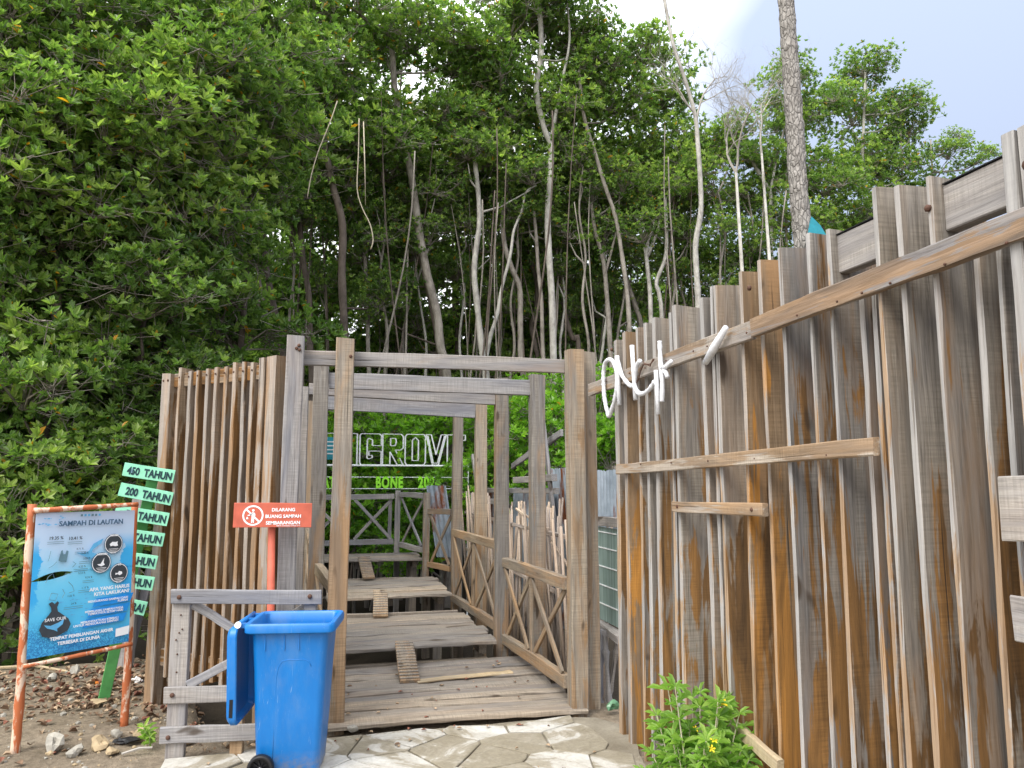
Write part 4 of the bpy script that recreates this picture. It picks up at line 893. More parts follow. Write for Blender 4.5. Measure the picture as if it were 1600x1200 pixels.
# ------------------------------------------------------------------ blue wheelie bin
bn = thing('wheelie_bin', 'bright blue two-wheeled plastic bin with its lid hanging open at the left', 'bin', (-0.086,4.6,0.0), rz=R(-9))
bn.location = (-.105, 4.52, .028)
m, nt, b = base_mat('blue_plastic', .38, .5)
v, z, rn = objvec(nt)
n_ = noise(nt, mapping(nt, v, (9, 9, 3)), 1, 6, .7); base = mixc(nt, n_, (.002, .12, .40), (.003, .175, .52))
mr = nd(nt, 'ShaderNodeMapRange'); mr.inputs[1].default_value = .14; mr.inputs[2].default_value = .02; nt.links.new(z, mr.inputs[0])
dm = mth(nt, 'MULTIPLY', mr.outputs[0], ramp(nt, noise(nt, v, 30, 5, .7), [(.35, 0.), (.65, .9)]))
scr = noise(nt, mapping(nt, v, (70, 70, 6), (3, 2, 1)), 1, 3, .6, 1.5)
base = mixc(nt, mth(nt, 'MULTIPLY', ramp(nt, scr, [(.66, 0.), (.70, 1.)]), .35), base, (.30, .42, .55))
base = mixc(nt, mth(nt, 'MULTIPLY', ramp(nt, noise(nt, mapping(nt, v, (5, 5, 2), (8, 1, 3)), 1, 6, .7), [(.5, 0.), (.72, 1.)]), .22), base, (.22, .27, .30))
nt.links.new(mixc(nt, dm, base, (.20, .18, .15)), b.inputs['Base Color'])
nt.links.new(ramp(nt, n_, [(.3, .3), (.7, .5)]), b.inputs['Roughness']); M['bin'] = m
def rrect(hx, hy, r, z, n_=5, cx_=0., cy_=0.):
    pts = []
    for qx, qy, a0 in ((1, -1, -90), (1, 1, 0), (-1, 1, 90), (-1, -1, 180)):
        for k in range(n_ + 1):
            a = R(a0 + 90 * k / n_); pts.append((cx_ + qx * (hx - r) + r * math.cos(a), cy_ + qy * (hy - r) + r * math.sin(a), z))
    return pts
def loft(mb, rings, closed_top=False, closed_bot=True, mi=0):
    n_ = len(rings[0]); vs = [p for r_ in rings for p in r_]
    fs = [(i * n_ + k, i * n_ + (k + 1) % n_, (i + 1) * n_ + (k + 1) % n_, (i + 1) * n_ + k) for i in range(len(rings) - 1) for k in range(n_)]
    if closed_bot: fs.append(tuple(range(n_ - 1, -1, -1)))
    if closed_top: fs.append(tuple((len(rings) - 1) * n_ + k for k in range(n_)))
    mb.add(vs, fs, mi)
mb = MB()
loft(mb, [rrect(.155, .13, .03, .012), rrect(.162, .138, .035, .03), rrect(.178, .158, .04, .30), rrect(.188, .172, .04, .55), rrect(.200, .182, .04, .735), rrect(.202, .184, .04, .742),
          rrect(.228, .208, .04, .745), rrect(.236, .216, .045, .752), rrect(.238, .218, .045, .785), rrect(.231, .211, .042, .797), rrect(.212, .192, .035, .797), rrect(.203, .184, .034, .788), rrect(.198, .179, .034, .74), rrect(.183, .167, .034, .55), rrect(.148, .134, .03, .04)], closed_top=True)
body = mb.build('bin_body', M['bin'], bn, smooth=True)
def smooth_angle(o, a=40):
    try:
        o.data.set_sharp_from_angle(angle=R(a))
    except Exception: pass
smooth_angle(body)
# raised panel outline and ribs under the rim on the near side
def side(u, z, o=.001): k = (z - .03) / .705; return (u, -(.138 + .044 * k) - o, z)
mb = MB(); pan = [(-.075, .05), (-.07, .30), (-.064, .52), (-.055, .57), (-.035, .60), (.0, .607), (.08, .607), (.105, .595), (.115, .57)]
mb.tube([side(u, z) for u, z in pan], .0022, 5); mb.build('panel_moulding', M['bin'], bn, smooth=True)
for u in (-.13, -.03, .045): MB().box(side(u, .66, .008), tuple(a + b_ for a, b_ in zip(side(u, .742, -.01), (.006, .0, .0)))).build('rib', M['bin'], bn)
# wheels
def wheel(y, fl):
    wb = MB(); r0, rw = .068, .0235
    prof2 = [(-.02, .05), (-.02, .062), (-.014, .068), (.014, .068), (.02, .062), (.02, .05)]
    N = 28; vs = []; fs = []
    for k in range(N):
        a = 2 * math.pi * k / N
        for yy_, r in prof2: vs.append((r * math.cos(a), yy_, r * math.sin(a)))
    q = len(prof2)
    for k in range(N):
        for i in range(q): fs.append((k * q + i, ((k + 1) % N) * q + i, ((k + 1) % N) * q + (i + 1) % q, k * q + (i + 1) % q))
    wb.add(vs, fs); o = wb.build('wheel', M['black'], bn, (-.125, y, .068), smooth=True)
    sb = MB()
    for k in range(10):
        a = 2 * math.pi * k / 10; sb.tube([(.012 * math.cos(a), 0, .012 * math.sin(a)), (.052 * math.cos(a), 0, .052 * math.sin(a))], .0045, 4)
    sb.build('spokes', M['black'], o); MB().tube([(0, -.018, 0), (0, .018, 0)], .016, 12).build('hub', M['black'], o)
    MB().tube([(0, -.023, 0), (0, -.017, 0)], .010, 12).build('hub_cap', M['whitepaint'], o); MB().tube([(0, .008, 0), (0, .012, 0)], .05, 20).build('rim', M['black'], o)
wheel(-.185, 1); wheel(.185, -1); MB().tube([(-.125, -.16, .068), (-.125, .16, .068)], .009, 8).build('axle', M['iron'], bn)
# handle and lid hanging down behind
MB().tube([(-.272, -.17, .79), (-.272, .17, .79)], .014, 10).build('handle', M['bin'], bn, smooth=True)
for y in (-.15, .0, .15):
    MB().box((-.272, y - .012, .770), (-.232, y + .012, .795)).build('hinge', M['bin'], bn)
MB().tube([(-.272, -.185, .79), (-.272, -.17, .79)], .017, 12).build('hinge_cap', M['wht'], bn)
mb = MB()
rot = Matrix.Translation((-.270, 0, .78)) @ Matrix.Rotation(R(-2), 4, 'Y') @ Matrix.Rotation(R(-90), 4, 'Y')
# local lid: x runs down its length (0..-.5), y across, z thickness
rings = [rrect(.245, .205, .05, .0, 5, -.25), rrect(.25, .21, .05, .006, 5, -.25), rrect(.25, .21, .05, .034, 5, -.25), rrect(.235, .195, .05, .052, 5, -.25), rrect(.17, .13, .05, .060, 5, -.25)]
inner = [rrect(.235, .195, .045, .003, 5, -.25), rrect(.225, .185, .045, .035, 5, -.25), rrect(.16, .12, .045, .05, 5, -.25)]
allr = inner[::-1] + rings
n_ = len(allr[0]); mb2 = MB(); loft(mb2, allr, closed_top=True, closed_bot=True)
mb2.v = [tuple(rot @ Vector(p)) for p in mb2.v]
lid = mb2.build('lid', M['bin'], bn, smooth=True); smooth_angle(lid, 35)
MB().box((-.290, -.2125, .33), (-.272, -.209, .42)).build('lid_slot', M['black'], bn)

# ------------------------------------------------------------------ vegetation
nr = np.random.default_rng(3)
def leaves_mesh(name, centers, axes, nleaf, L, Wf, mat, droop=.15, elev=(.3, .95), tint=None, extra=None, seed=0):
    """rosettes of broad leaves at `centers`, opening round `axes`; each leaf is a folded six-sided blade"""
    g = np.random.default_rng(seed); N = len(centers)
    ax = axes / np.linalg.norm(axes, axis=1, keepdims=True)
    ref = np.where(np.abs(ax[:, 2:3]) < .9, np.array([[0, 0, 1.]]), np.array([[1., 0, 0]]))
    u = np.cross(ax, ref); u /= np.linalg.norm(u, axis=1, keepdims=True); v_ = np.cross(ax, u)
    ph = g.uniform(0, 6.28, (N, 1)) + np.arange(nleaf)[None] * 2.4 + g.normal(0, .2, (N, nleaf))
    el = g.uniform(elev[0], elev[1], (N, nleaf)) + np.linspace(0, .5, nleaf)[None]
    ln = L * g.uniform(.55, 1.15, (N, nleaf)) * g.uniform(.7, 1.2, (N, 1))
    rad = np.cos(ph)[..., None] * u[:, None] + np.sin(ph)[..., None] * v_[:, None]
    dr = np.cos(el)[..., None] * rad + np.sin(el)[..., None] * ax[:, None]
    sd = np.cross(ax[:, None], rad); sd /= np.linalg.norm(sd, axis=2, keepdims=True)
    roll = g.normal(0, .5, (N, nleaf))[..., None]; nn = np.cross(dr, sd); sd2 = sd * np.cos(roll) + nn * np.sin(roll); nn = np.cross(dr, sd2)
    prof_ = [(0.04, 0, 0), (.36, .5, .05), (.74, .42, .02), (1, 0, -droop), (.74, -.42, .02), (.36, -.5, .05)]
    V = np.zeros((N, nleaf, 6, 3)); ln_ = ln[..., None]
    for k, (a, w2, h) in enumerate(prof_):
        V[:, :, k] = centers[:, None] + dr * (a * ln_) + sd2 * (w2 * Wf * ln_) + nn * (h * ln_)
    V = V.reshape(-1, 3); nl = N * nleaf
    base_i = (np.arange(nl) * 6)[:, None]; F = np.concatenate([base_i + np.array([[0, 1, 2, 3]]), base_i + np.array([[0, 3, 4, 5]])], 1).reshape(-1, 4)
    t0 = g.uniform(0, 1, (N, 1)) * .55 + g.uniform(0, 1, (N, nleaf)) * .25 + np.linspace(0, .2, nleaf)[None]
    if tint is not None: t0 = t0 + tint[:, None]
    t1 = g.uniform(0, 1, (N, nleaf))
    col = np.stack([np.clip(t0, 0, 1).ravel(), t1.ravel(), np.zeros(nl), np.ones(nl)], 1); col = np.repeat(col, 6, 0)
    nv0 = len(V); mi = np.zeros(len(F), int)
    if extra is not None:
        EV, EF = np.array(extra.v), np.array(extra.f); V = np.concatenate([V, EV]); F = np.concatenate([F, EF + nv0]); mi = np.concatenate([mi, np.ones(len(EF), int)])
        col = np.concatenate([col, np.tile([0, 0, 0, 1.], (len(EV), 1))])
    me = bpy.data.meshes.new(name)
    me.vertices.add(len(V)); me.vertices.foreach_set('co', V.ravel().astype('f'))
    me.loops.add(F.size); me.loops.foreach_set('vertex_index', F.ravel().astype('i'))
    me.polygons.add(len(F)); me.polygons.foreach_set('loop_start', (np.arange(len(F)) * 4).astype('i')); me.polygons.foreach_set('loop_total', np.full(len(F), 4, 'i'))
    me.materials.append(mat)
    if extra is not None: me.materials.append(M['bark'])
    me.polygons.foreach_set('material_index', mi.astype('i')); me.polygons.foreach_set('use_smooth', (mi == 1))
    me.update(calc_edges=True)
    ca = me.color_attributes.new('tint', 'FLOAT_COLOR', 'POINT'); ca.data.foreach_set('color', col.ravel().astype('f'))
    return me
def crown_mesh(seed, nros, nclump=15, mat='leaf', L=.10, nleaf=7, flat=.85):
    """a one metre radius crown: clumps of rosettes on forking twigs, with gaps between the clumps"""
    g = np.random.default_rng(seed); cc_ = []; tw = MB(); cs = []; ax = []; tn = []
    for k in range(nclump):
        d_ = g.normal(0, 1, 3); d_ /= np.linalg.norm(d_); r = g.uniform(.15, 1.) ** .6 * .78; c0 = d_ * r * np.array([1, 1, flat]); cc_.append(c0)
        rr = g.uniform(.18, .42); n_ = int(nros / nclump * (rr / .3) ** 2); ct = g.normal(0, .13)
        mid = c0 * .5 + g.normal(0, .08, 3) - np.array([0, 0, .08])
        tw.tube([tuple(c0 * .05 - np.array([0, 0, .25])), tuple(mid), tuple(c0)], [.013, .009, .005], 4, cap=False)
        for j in range(n_):
            e = g.normal(0, 1, 3); e /= np.linalg.norm(e); e[2] = abs(e[2]) * .9 if g.uniform() < .7 else e[2]
            q = c0 + e * rr * g.uniform(.35, 1.25) * np.array([1.2, 1.2, .85]); cs.append(q)
            a = e * .8 + d_ * .25 + np.array([0, 0, .75]) + g.normal(0, .2, 3); ax.append(a); tn.append(ct + g.normal(0, .05) + e[2] * .05)
            if j % 3 == 0: tw.tube([tuple(c0 + g.normal(0, .03, 3)), tuple((c0 + q) / 2 - np.array([0, 0, .02])), tuple(q)], [.005, .004, .003], 3, cap=False)
    return leaves_mesh('crown', np.array(cs), np.array(ax), nleaf, L, .37, M[mat], tint=np.array(tn), extra=tw, seed=seed)
CR = [crown_mesh(20 + k, 620, 24) for k in range(5)]
CRS = [crown_mesh(40 + k, 330, 20, flat=.8) for k in range(3)]        # sparse, see-through
CRB = [crown_mesh(60 + k, 520, 16, 'leaf_bright', .11) for k in range(2)]
def trunk_mb(path_, r0, r1, n_=8, wob=.0):
    p = smooth_path(path_, 5); N = len(p)
    return p, [max(.006, (r0 + (r1 - r0) * (i / (N - 1)) ** .8)) * rnd.uniform(.93, 1.08) for i in range(N)]
def tree(label, path_, r0, r1, crowns, bark='bark', group='mangrove trees', forks=(), name='mangrove_tree', root=None):
    """path_: trunk polyline in world coordinates; crowns: (x, y, z, scale, set)"""
    base_ = Vector(path_[0]); t = thing(name, label, 'tree', tuple(base_), group)
    p, rr = trunk_mb(path_, r0, r1); mb = MB(); mb.tube([q - base_ for q in p], rr, 9)
    for fk in forks:
        q, r2 = trunk_mb(fk[0], fk[1], fk[2]); mb.tube([a - base_ for a in q], r2, 7)
    tk = mb
    for (x, y, z, s, st) in crowns:
        src = {'d': CR, 's': CRS, 'b': CRB}[st]
        o = link('crown', rnd.choice(src), t, (x - base_.x, y - base_.y, z - base_.z))
        o.rotation_euler = (rnd.uniform(-.25, .25), rnd.uniform(-.25, .25), rnd.uniform(0, 6.28)); o.scale = (s * rnd.uniform(.92, 1.1), s * rnd.uniform(.92, 1.1), s * rnd.uniform(.9, 1.1))
        # a limb joins each crown to the trunk
        zc = z - .35 * s; near = min(p, key=lambda q: abs(q.z - (zc - .5)) + .3 * (q - Vector((x, y, q.z))).length)
        a = near - base_; b_ = Vector((x, y, zc)) - base_; L = (b_ - a).length
        if L > .15:
            mid = a.lerp(b_, .5) + Vector((rnd.uniform(-.08, .08), rnd.uniform(-.08, .08), -.08 * L)); tk.tube([a, mid, b_], [.022, .018, .010], 6, cap=False)
    tk.build('trunk', M[bark], t, smooth=True)
    return t
def auto_tree(label, x, y, H, crowns, r=.06, bark='bark', group='mangrove trees', lean=.25, z0=None):
    z0 = -.65 if z0 is None else z0; pts = []; lx, ly = rnd.uniform(-lean, lean), rnd.uniform(-lean, lean); ph = rnd.uniform(0, 6)
    for i in range(8):
        f = i / 7; pts.append((x + lx * f + .10 * math.sin(f * 6 + ph) * f, y + ly * f + .08 * math.cos(f * 5 + ph), z0 + (H - z0) * f))
    return tree(label, pts, r, .015, crowns, bark, group)

# near wall of foliage on the left: each tree's crowns climb from the bank to above the frame
def col_crowns(x, y, z0, z1, step, s, st='d', jx=.45, jy=.4):
    r_ = []; z = z0
    while z <= z1: r_.append((x + rnd.uniform(-jx, jx), y + rnd.uniform(-jy, jy), z, s * rnd.uniform(.9, 1.12), st)); z += step * rnd.uniform(.85, 1.15)
    return r_
LW = [(-3.55, 8.35, .6, 'leafy mangrove at the far left edge, branches down to the bank'), (-2.75, 8.25, .5, 'leafy mangrove directly behind the blue poster'), (-1.95, 8.55, .75, 'leafy mangrove rising behind the green arrow signpost'),
      (-4.3, 8.0, .6, 'mangrove left of the frame edge, foliage reaching into view'), (-1.6, 8.9, 2.55, 'tall mangrove whose lowest leaves hang over the slatted fence')]
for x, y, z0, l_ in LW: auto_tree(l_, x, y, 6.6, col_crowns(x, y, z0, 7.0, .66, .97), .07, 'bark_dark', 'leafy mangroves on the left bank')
xx = [(-2.3, 9.9), (-3.4, 9.8), (-4.6, 9.6), (-1.15, 10.3), (-5.6, 10.2)]
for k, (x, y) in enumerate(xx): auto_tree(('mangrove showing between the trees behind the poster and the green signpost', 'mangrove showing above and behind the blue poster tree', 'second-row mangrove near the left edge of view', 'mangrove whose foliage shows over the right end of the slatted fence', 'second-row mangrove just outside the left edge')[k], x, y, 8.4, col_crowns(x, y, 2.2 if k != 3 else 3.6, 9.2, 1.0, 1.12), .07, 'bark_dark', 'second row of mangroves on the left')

# named trunks in the middle, traced by where they stand
TR_ = [('dark slender mangrove trunk just left of the front gate posts',[(-0.589,12.7,2.907),(-0.679,12.7,3.739),(-0.821,12.7,4.366),(-0.941,12.7,4.891),(-1.049,12.7,5.638)],0.06,0.04,'bark_dark'),('brown mangrove trunk between the two left gate posts',[(-0.178,13.2,2.971),(-0.248,13.2,3.843),(-0.297,13.2,4.73),(-0.4,13.2,5.286),(-0.487,13.2,5.961)],0.06,0.04,'bark_dark'),('stout brown mangrove trunk rising behind the second left gate post',[(0.365,12.8,2.731),(0.309,12.8,4.015),(0.241,12.8,4.996),(0.227,12.8,5.887),(0.05,12.8,6.548),(-0.097,12.8,7.217),(-0.199,12.8,7.781)],0.075,0.045,'bark_dark'),('thin grey-brown trunk right of the second left gate post',[(0.802,13.7,2.821),(0.752,13.7,3.972),(0.722,13.7,4.792),(0.657,13.7,5.621)],0.04,0.03,'bark'),('long grey trunk leaning left, rising from the middle of the top beam',[(2.163,13.4,3.054),(2.014,13.4,3.975),(1.949,13.4,4.558),(1.765,13.4,5.257),(1.602,13.4,6.082),(1.472,13.4,6.918),(1.306,13.4,7.759),(1.127,13.4,8.607),(1.037,13.4,9.603)],0.085,0.05,'bark'),('second trunk close against the long leaning grey trunk',[(2.135,13.8,2.859),(2.026,13.8,4.044),(1.872,13.8,4.882),(1.721,13.8,5.482),(1.616,13.8,6.09)],0.05,0.03,'bark_dark'),('pale lichened trunk that forks above the portal beams',[(2.845,13.2,2.822),(2.723,13.2,3.971),(2.649,13.2,4.67),(2.586,13.2,5.377),(2.676,13.2,6.225),(2.661,13.2,6.711),(2.585,13.2,7.441)],0.06,0.04,'bark_pale'),('curving grey-brown trunk right of the pale forked trunk',[(3.66,13.6,2.875),(3.563,13.6,3.833),(3.552,13.6,4.564),(3.54,13.6,5.179),(3.391,13.6,5.542),(3.241,13.6,6.03),(3.215,13.6,6.53),(3.29,13.6,7.299),(3.263,13.6,8.329)],0.055,0.04,'bark'),('thin grey trunk leaning between the curving trunk and the tall pale one',[(3.984,13.4,2.865),(3.929,13.4,4.057),(3.909,13.4,4.907),(3.849,13.4,5.518),(3.814,13.4,6.137),(3.766,13.4,6.634)],0.04,0.028,'bark'),('tall pale trunk splitting high up, left of the right gate post',[(4.15,13.2,2.154),(4.086,13.2,3.318),(4.068,13.2,4.268),(4.049,13.2,4.99),(4.004,13.2,5.719),(3.983,13.2,6.458),(4.039,13.2,7.341),(4.055,13.2,7.85),(3.918,13.2,8.218),(3.77,13.2,8.972),(3.875,13.2,9.769),(3.829,13.2,10.822)],0.065,0.045,'bark_pale'),('crooked dark trunk behind the tall pale one',[(4.254,14.8,3.519),(4.176,14.8,4.309),(4.096,14.8,4.705),(4.207,14.8,5.113),(4.209,14.8,5.654),(4.073,14.8,6.19),(3.992,14.8,6.871)],0.05,0.035,'bark_dark'),('dark trunk leaning behind the right gate post',[(4.987,14.4,4.013),(4.856,14.4,4.4),(4.724,14.4,4.789),(4.635,14.4,5.446),(4.558,14.4,6.109)],0.055,0.04,'bark_dark'),('grey trunk forking low, left of the foam letters',[(5.382,13.6,2.914),(5.329,13.6,4.403),(5.289,13.6,5.16),(5.233,13.6,5.796),(5.07,13.6,6.429),(4.998,13.6,6.943)],0.055,0.03,'bark'),('slim grey trunk rising behind the foam O letter',[(5.631,13.2,2.884),(5.585,13.2,4.339),(5.548,13.2,5.079),(5.458,13.2,5.825),(5.341,13.2,6.575),(5.13,13.2,7.194),(4.943,13.2,7.819),(4.718,13.2,8.572),(4.638,13.2,9.481)],0.045,0.03,'bark'),('grey trunk bending left above the fence start',[(6.335,14.2,2.989),(6.288,14.2,4.562),(6.106,14.2,5.219),(5.948,14.2,5.746),(5.851,14.2,6.552),(6.081,14.2,7.396),(5.958,14.2,8.36)],0.05,0.035,'bark'),('pale trunk with a Y fork above the fence start',[(6.084,13.4,2.912),(6.113,13.4,4.654),(6.102,13.4,5.288),(6.05,13.4,5.926),(6.083,13.4,6.187)],0.045,0.035,'bark_pale'),('wavy pale trunk right of the Y-forked one',[(6.175,13.2,2.896),(6.247,13.2,4.62),(6.207,13.2,5.119),(6.16,13.2,5.368),(6.362,13.2,5.89),(6.393,13.2,6.535),(6.38,13.2,7.054)],0.04,0.03,'bark_pale'),('crooked bare grey trunk climbing above the tree line',[(6.457,12.2,3.268),(6.492,12.2,4.661),(6.477,12.2,5.369),(6.48,12.2,5.847),(6.603,12.2,6.461),(6.611,12.2,7.072),(6.584,12.2,7.812),(6.549,12.2,8.307),(6.386,12.2,8.917),(6.147,12.2,9.646),(6.012,12.2,10.396),(5.947,12.2,10.903)],0.06,0.025,'bark_pale'),('thin white trunk between the crooked bare trunk and the big rough one',[(8.806,13.4,4.006),(8.802,13.4,5.723),(8.831,13.4,6.943),(8.842,13.4,7.493),(8.634,13.4,7.818),(8.415,13.4,8.21),(8.255,13.4,8.609)],0.045,0.03,'bark_pale'),('slim pale trunk inside the round right-hand crown',[(11.449,13.7,6.12),(11.374,13.7,7.409),(11.388,13.7,8.582),(11.492,13.7,9.636),(11.597,13.7,10.711)],0.045,0.02,'bark_pale')]
FK = {6: [(2.784,13.2,3.567),(2.875,13.2,4.094),(3.016,13.2,4.572),(3.099,13.2,5.052),(3.255,13.2,5.664),(3.328,13.2,6.157),(3.475,13.2,6.538),(3.562,13.2,6.918),(3.762,13.2,7.062)],
      9: [(4.056,13.2,7.914),(4.149,13.2,8.503),(4.31,13.2,9.305),(4.448,13.2,10.118),(4.391,13.2,11.049)],
      12: [(5.256,13.6,5.541),(5.411,13.6,6.067),(5.542,13.6,6.598),(5.595,13.6,7.262)],
      15: [(6.077,13.4,5.928),(6.221,13.4,6.262),(6.339,13.4,6.598),(6.383,13.4,7.26)],
      18: [(8.842,13.4,7.493),(9.063,13.4,8.349),(9.267,13.4,9.078),(9.156,13.4,9.923)]}
# crowns over the middle of the wood: (where, how high, size)
CW = [[(-1.184,12.8,6.318,1.188,'d'),(-1.44,12.8,7.631,1.188,'d'),(-0.851,12.6,8.626,1.188,'d')],[(-0.508,13.4,7.081,1.188,'d'),(-0.77,13.4,8.364,1.188,'d'),(-0.486,13.2,9.874,1.188,'d')],[(0.461,13.1,7.768,1.188,'d'),(-0.017,13.1,9.029,1.188,'d'),(0.392,12.8,10.002,1.188,'d'),(1.034,14.0,5.245,0.864,'d')],[(0.541,14.2,6.633,1.188,'d'),(1.115,14.1,7.538,1.188,'s')],[(2.17,13.8,8.555,1.242,'d'),(1.407,13.8,10.023,1.242,'d'),(2.354,13.5,9.985,1.188,'d'),(1.803,14.6,6.885,1.08,'s')],[(1.324,14.7,5.961,1.08,'s'),(0.898,13.6,4.779,0.648,'d'),(1.734,14.8,4.717,0.864,'s')],[(2.929,13.8,7.861,1.188,'d'),(3.287,13.7,9.038,1.188,'d'),(2.835,14.0,9.403,1.188,'d')],[(3.391,13.6,10.469,1.188,'d'),(3.942,14.2,8.279,1.08,'s'),(2.294,14.5,7.558,1.08,'d')],[(3.994,14.4,7.414,1.134,'d'),(4.6,14.6,6.992,0.972,'s'),(3.417,14.8,7.097,1.08,'s')],[(4.203,13.7,9.155,1.188,'d'),(4.718,13.6,10.397,1.08,'d'),(4.021,13.5,10.913,1.08,'d'),(5.192,13.8,9.748,1.134,'d'),(4.262,13.4,11.71,1.188,'d')],[(4.411,15.4,6.533,1.188,'d'),(3.605,15.6,6.105,1.08,'s')],[(5.16,15.0,7.321,1.08,'d'),(5.35,15.6,6.079,1.08,'s')],[(5.179,14.2,8.415,1.134,'d'),(5.665,14.4,7.571,1.026,'s')],[(5.603,13.8,9.386,1.134,'d'),(5.166,13.7,10.523,0.972,'s'),(6.188,13.8,10.307,0.918,'d')],[(6.455,14.5,8.688,1.134,'d'),(6.366,14.7,7.464,1.026,'s'),(6.941,14.2,9.763,1.026,'d')],[(6.8,14.0,8.084,1.08,'d'),(6.801,15.4,6.711,1.08,'s')],[(7.068,14.0,7.274,1.026,'d'),(7.546,14.0,8.445,0.81,'s'),(7.697,15.0,6.658,0.972,'d')],[],[(8.622,14.1,7.451,0.81,'s'),(8.329,14.2,6.325,1.026,'d'),(9.021,14.1,6.064,0.864,'d'),(9.11,13.8,7.104,0.54,'s')],[(11.732,13.9,10.84,0.67,'s'),(11.403,14.0,9.772,0.918,'s'),(12.53,13.9,10.014,0.81,'s'),(11.829,13.8,8.521,0.972,'s'),(10.818,14.0,8.351,0.972,'s'),(12.679,13.6,8.675,0.756,'s'),(11.087,13.8,7.273,0.972,'d'),(13.068,13.7,10.291,0.454,'s')]]
for k, (l_, pth, r0, r1, bk) in enumerate(TR_):
    r0 *= 1.1; r1 *= 1.1
    p0 = pth[0]; pth = [(p0[0] + rnd.uniform(-.1, .1), p0[1], -.65)] + list(pth)
    tips = [pth[-1]] + ([FK[k][-1]] if k in FK else [])
    extra_c = [] if k == 17 else [(q[0] + rnd.uniform(-.15, .15), q[1] + rnd.uniform(-.1, .3), q[2] + .15, .72, 's') for q in tips]
    tree(l_, pth, r0, r1, list(CW[k]) + extra_c, bk, 'mangrove trunks behind the gateway', [(FK[k], r1 * 1.0, .015)] if k in FK else ())
RTREE = [('dark round-topped tree directly behind the big rough trunk',(9.189,13.5,2.216),[(9.772,13.5,10.351,0.6,'s'),(9.148,13.5,9.686,0.5,'s'),(8.814,13.5,8.085,0.7,'d'),(9.328,13.5,9.277,0.8,'d'),(10.27,13.7,9.636,0.8,'d'),(9.641,13.7,8.253,0.95,'d'),(10.256,13.5,7.806,0.9,'d'),(9.138,13.5,7.003,0.8,'d'),(10.034,13.5,6.661,0.9,'d')]),('lower tree filling the gap right of the rough trunk',(12.368,14.0,2.268),[(12.437,14.0,7.608,1.0,'d'),(11.671,14.0,8.738,1.0,'d'),(11.264,14.0,10.214,0.7,'s'),(12.936,14.0,9.646,0.8,'d'),(11.476,13.7,6.983,0.85,'d'),(13.142,14.0,7.822,0.8,'s'),(12.73,14.4,9.334,0.8,'s')]),('low airy tree at the far right above the fence',(13.22,13.5,2.257),[(13.459,13.5,8.866,0.62,'s'),(14.15,13.5,8.788,0.5,'s'),(14.612,13.5,8.99,0.3,'s'),(13.306,13.6,7.99,0.7,'d'),(13.85,13.5,9.365,0.35,'s')])]
for l_, p, cr_ in RTREE: auto_tree(l_, p[0], p[1], max(c_[2] for c_ in cr_) - .2, cr_, .07, 'bark', 'trees behind the long fence')

XT = [((-0.497,13.4,2.984),[(-0.497,13.4,2.984),(-0.606,13.4,4.309),(-0.552,13.4,5.217),(-0.652,13.4,6.246)]),((0.034,14.2,3.082),[(0.034,14.2,3.082),(0.044,14.2,4.267),(-0.057,14.2,5.349),(0.003,14.2,6.461)]),((1.048,13.6,3.045),[(1.048,13.6,3.045),(1.081,13.6,4.203),(0.936,13.6,5.136),(1.005,13.6,6.219),(0.912,13.6,7.31)]),((1.493,14.4,3.142),[(1.493,14.4,3.142),(1.437,14.4,4.246),(1.556,14.4,5.129),(1.477,14.4,6.141),(1.572,14.4,7.185)]),((1.816,13.9,3.097),[(1.816,13.9,3.097),(1.826,13.9,4.053),(1.694,13.9,4.895),(1.585,13.9,5.747)]),((2.562,14.2,3.149),[(2.562,14.2,3.149),(2.503,14.2,4.258),(2.595,14.2,5.27),(2.46,14.2,6.284),(2.566,14.2,7.334)]),((3.391,13.8,3.128),[(3.391,13.8,3.128),(3.491,13.8,4.107),(3.416,13.8,4.971),(3.568,13.8,5.862),(3.492,13.8,6.751)]),((4.578,14.2,3.202),[(4.578,14.2,3.202),(4.52,14.2,4.22),(4.635,14.2,5.134),(4.549,14.2,6.05),(4.693,14.2,6.998)]),((4.784,13.4,3.123),[(4.784,13.4,3.123),(4.835,13.4,4.096),(4.718,13.4,4.954),(4.793,13.4,5.835),(4.674,13.4,6.714),(4.764,13.4,7.625)]),((5.25,14.0,3.199),[(5.25,14.0,3.199),(5.347,14.0,4.221),(5.47,14.0,5.136),(5.403,14.0,6.054),(5.556,14.0,7.003)]),((5.761,14.2,3.233),[(5.761,14.2,3.233),(5.725,14.2,4.272),(5.882,14.2,5.206),(6.041,14.2,6.158),(5.973,14.2,6.973)]),((6.586,13.6,3.191),[(6.586,13.6,3.191),(6.567,13.6,4.461),(6.731,13.6,5.377),(6.642,13.6,6.159),(6.809,13.6,7.107)]),((7.06,14.0,3.246),[(7.069,14.0,3.507),(7.181,14.0,4.832),(7.076,14.0,5.633),(7.246,14.0,6.462),(7.189,14.0,7.424)]),((7.494,13.2,3.173),[(7.503,13.2,3.423),(7.635,13.2,4.691),(7.517,13.2,5.584),(7.664,13.2,6.51),(7.539,13.2,7.294)]),((8.262,13.6,3.236),[(8.273,13.6,3.495),(8.213,13.6,4.803),(8.399,13.6,5.749),(8.554,13.6,6.576),(8.447,13.6,7.531)])]
ORD = 'first second third fourth fifth sixth seventh eighth ninth tenth eleventh twelfth thirteenth fourteenth fifteenth'.split()
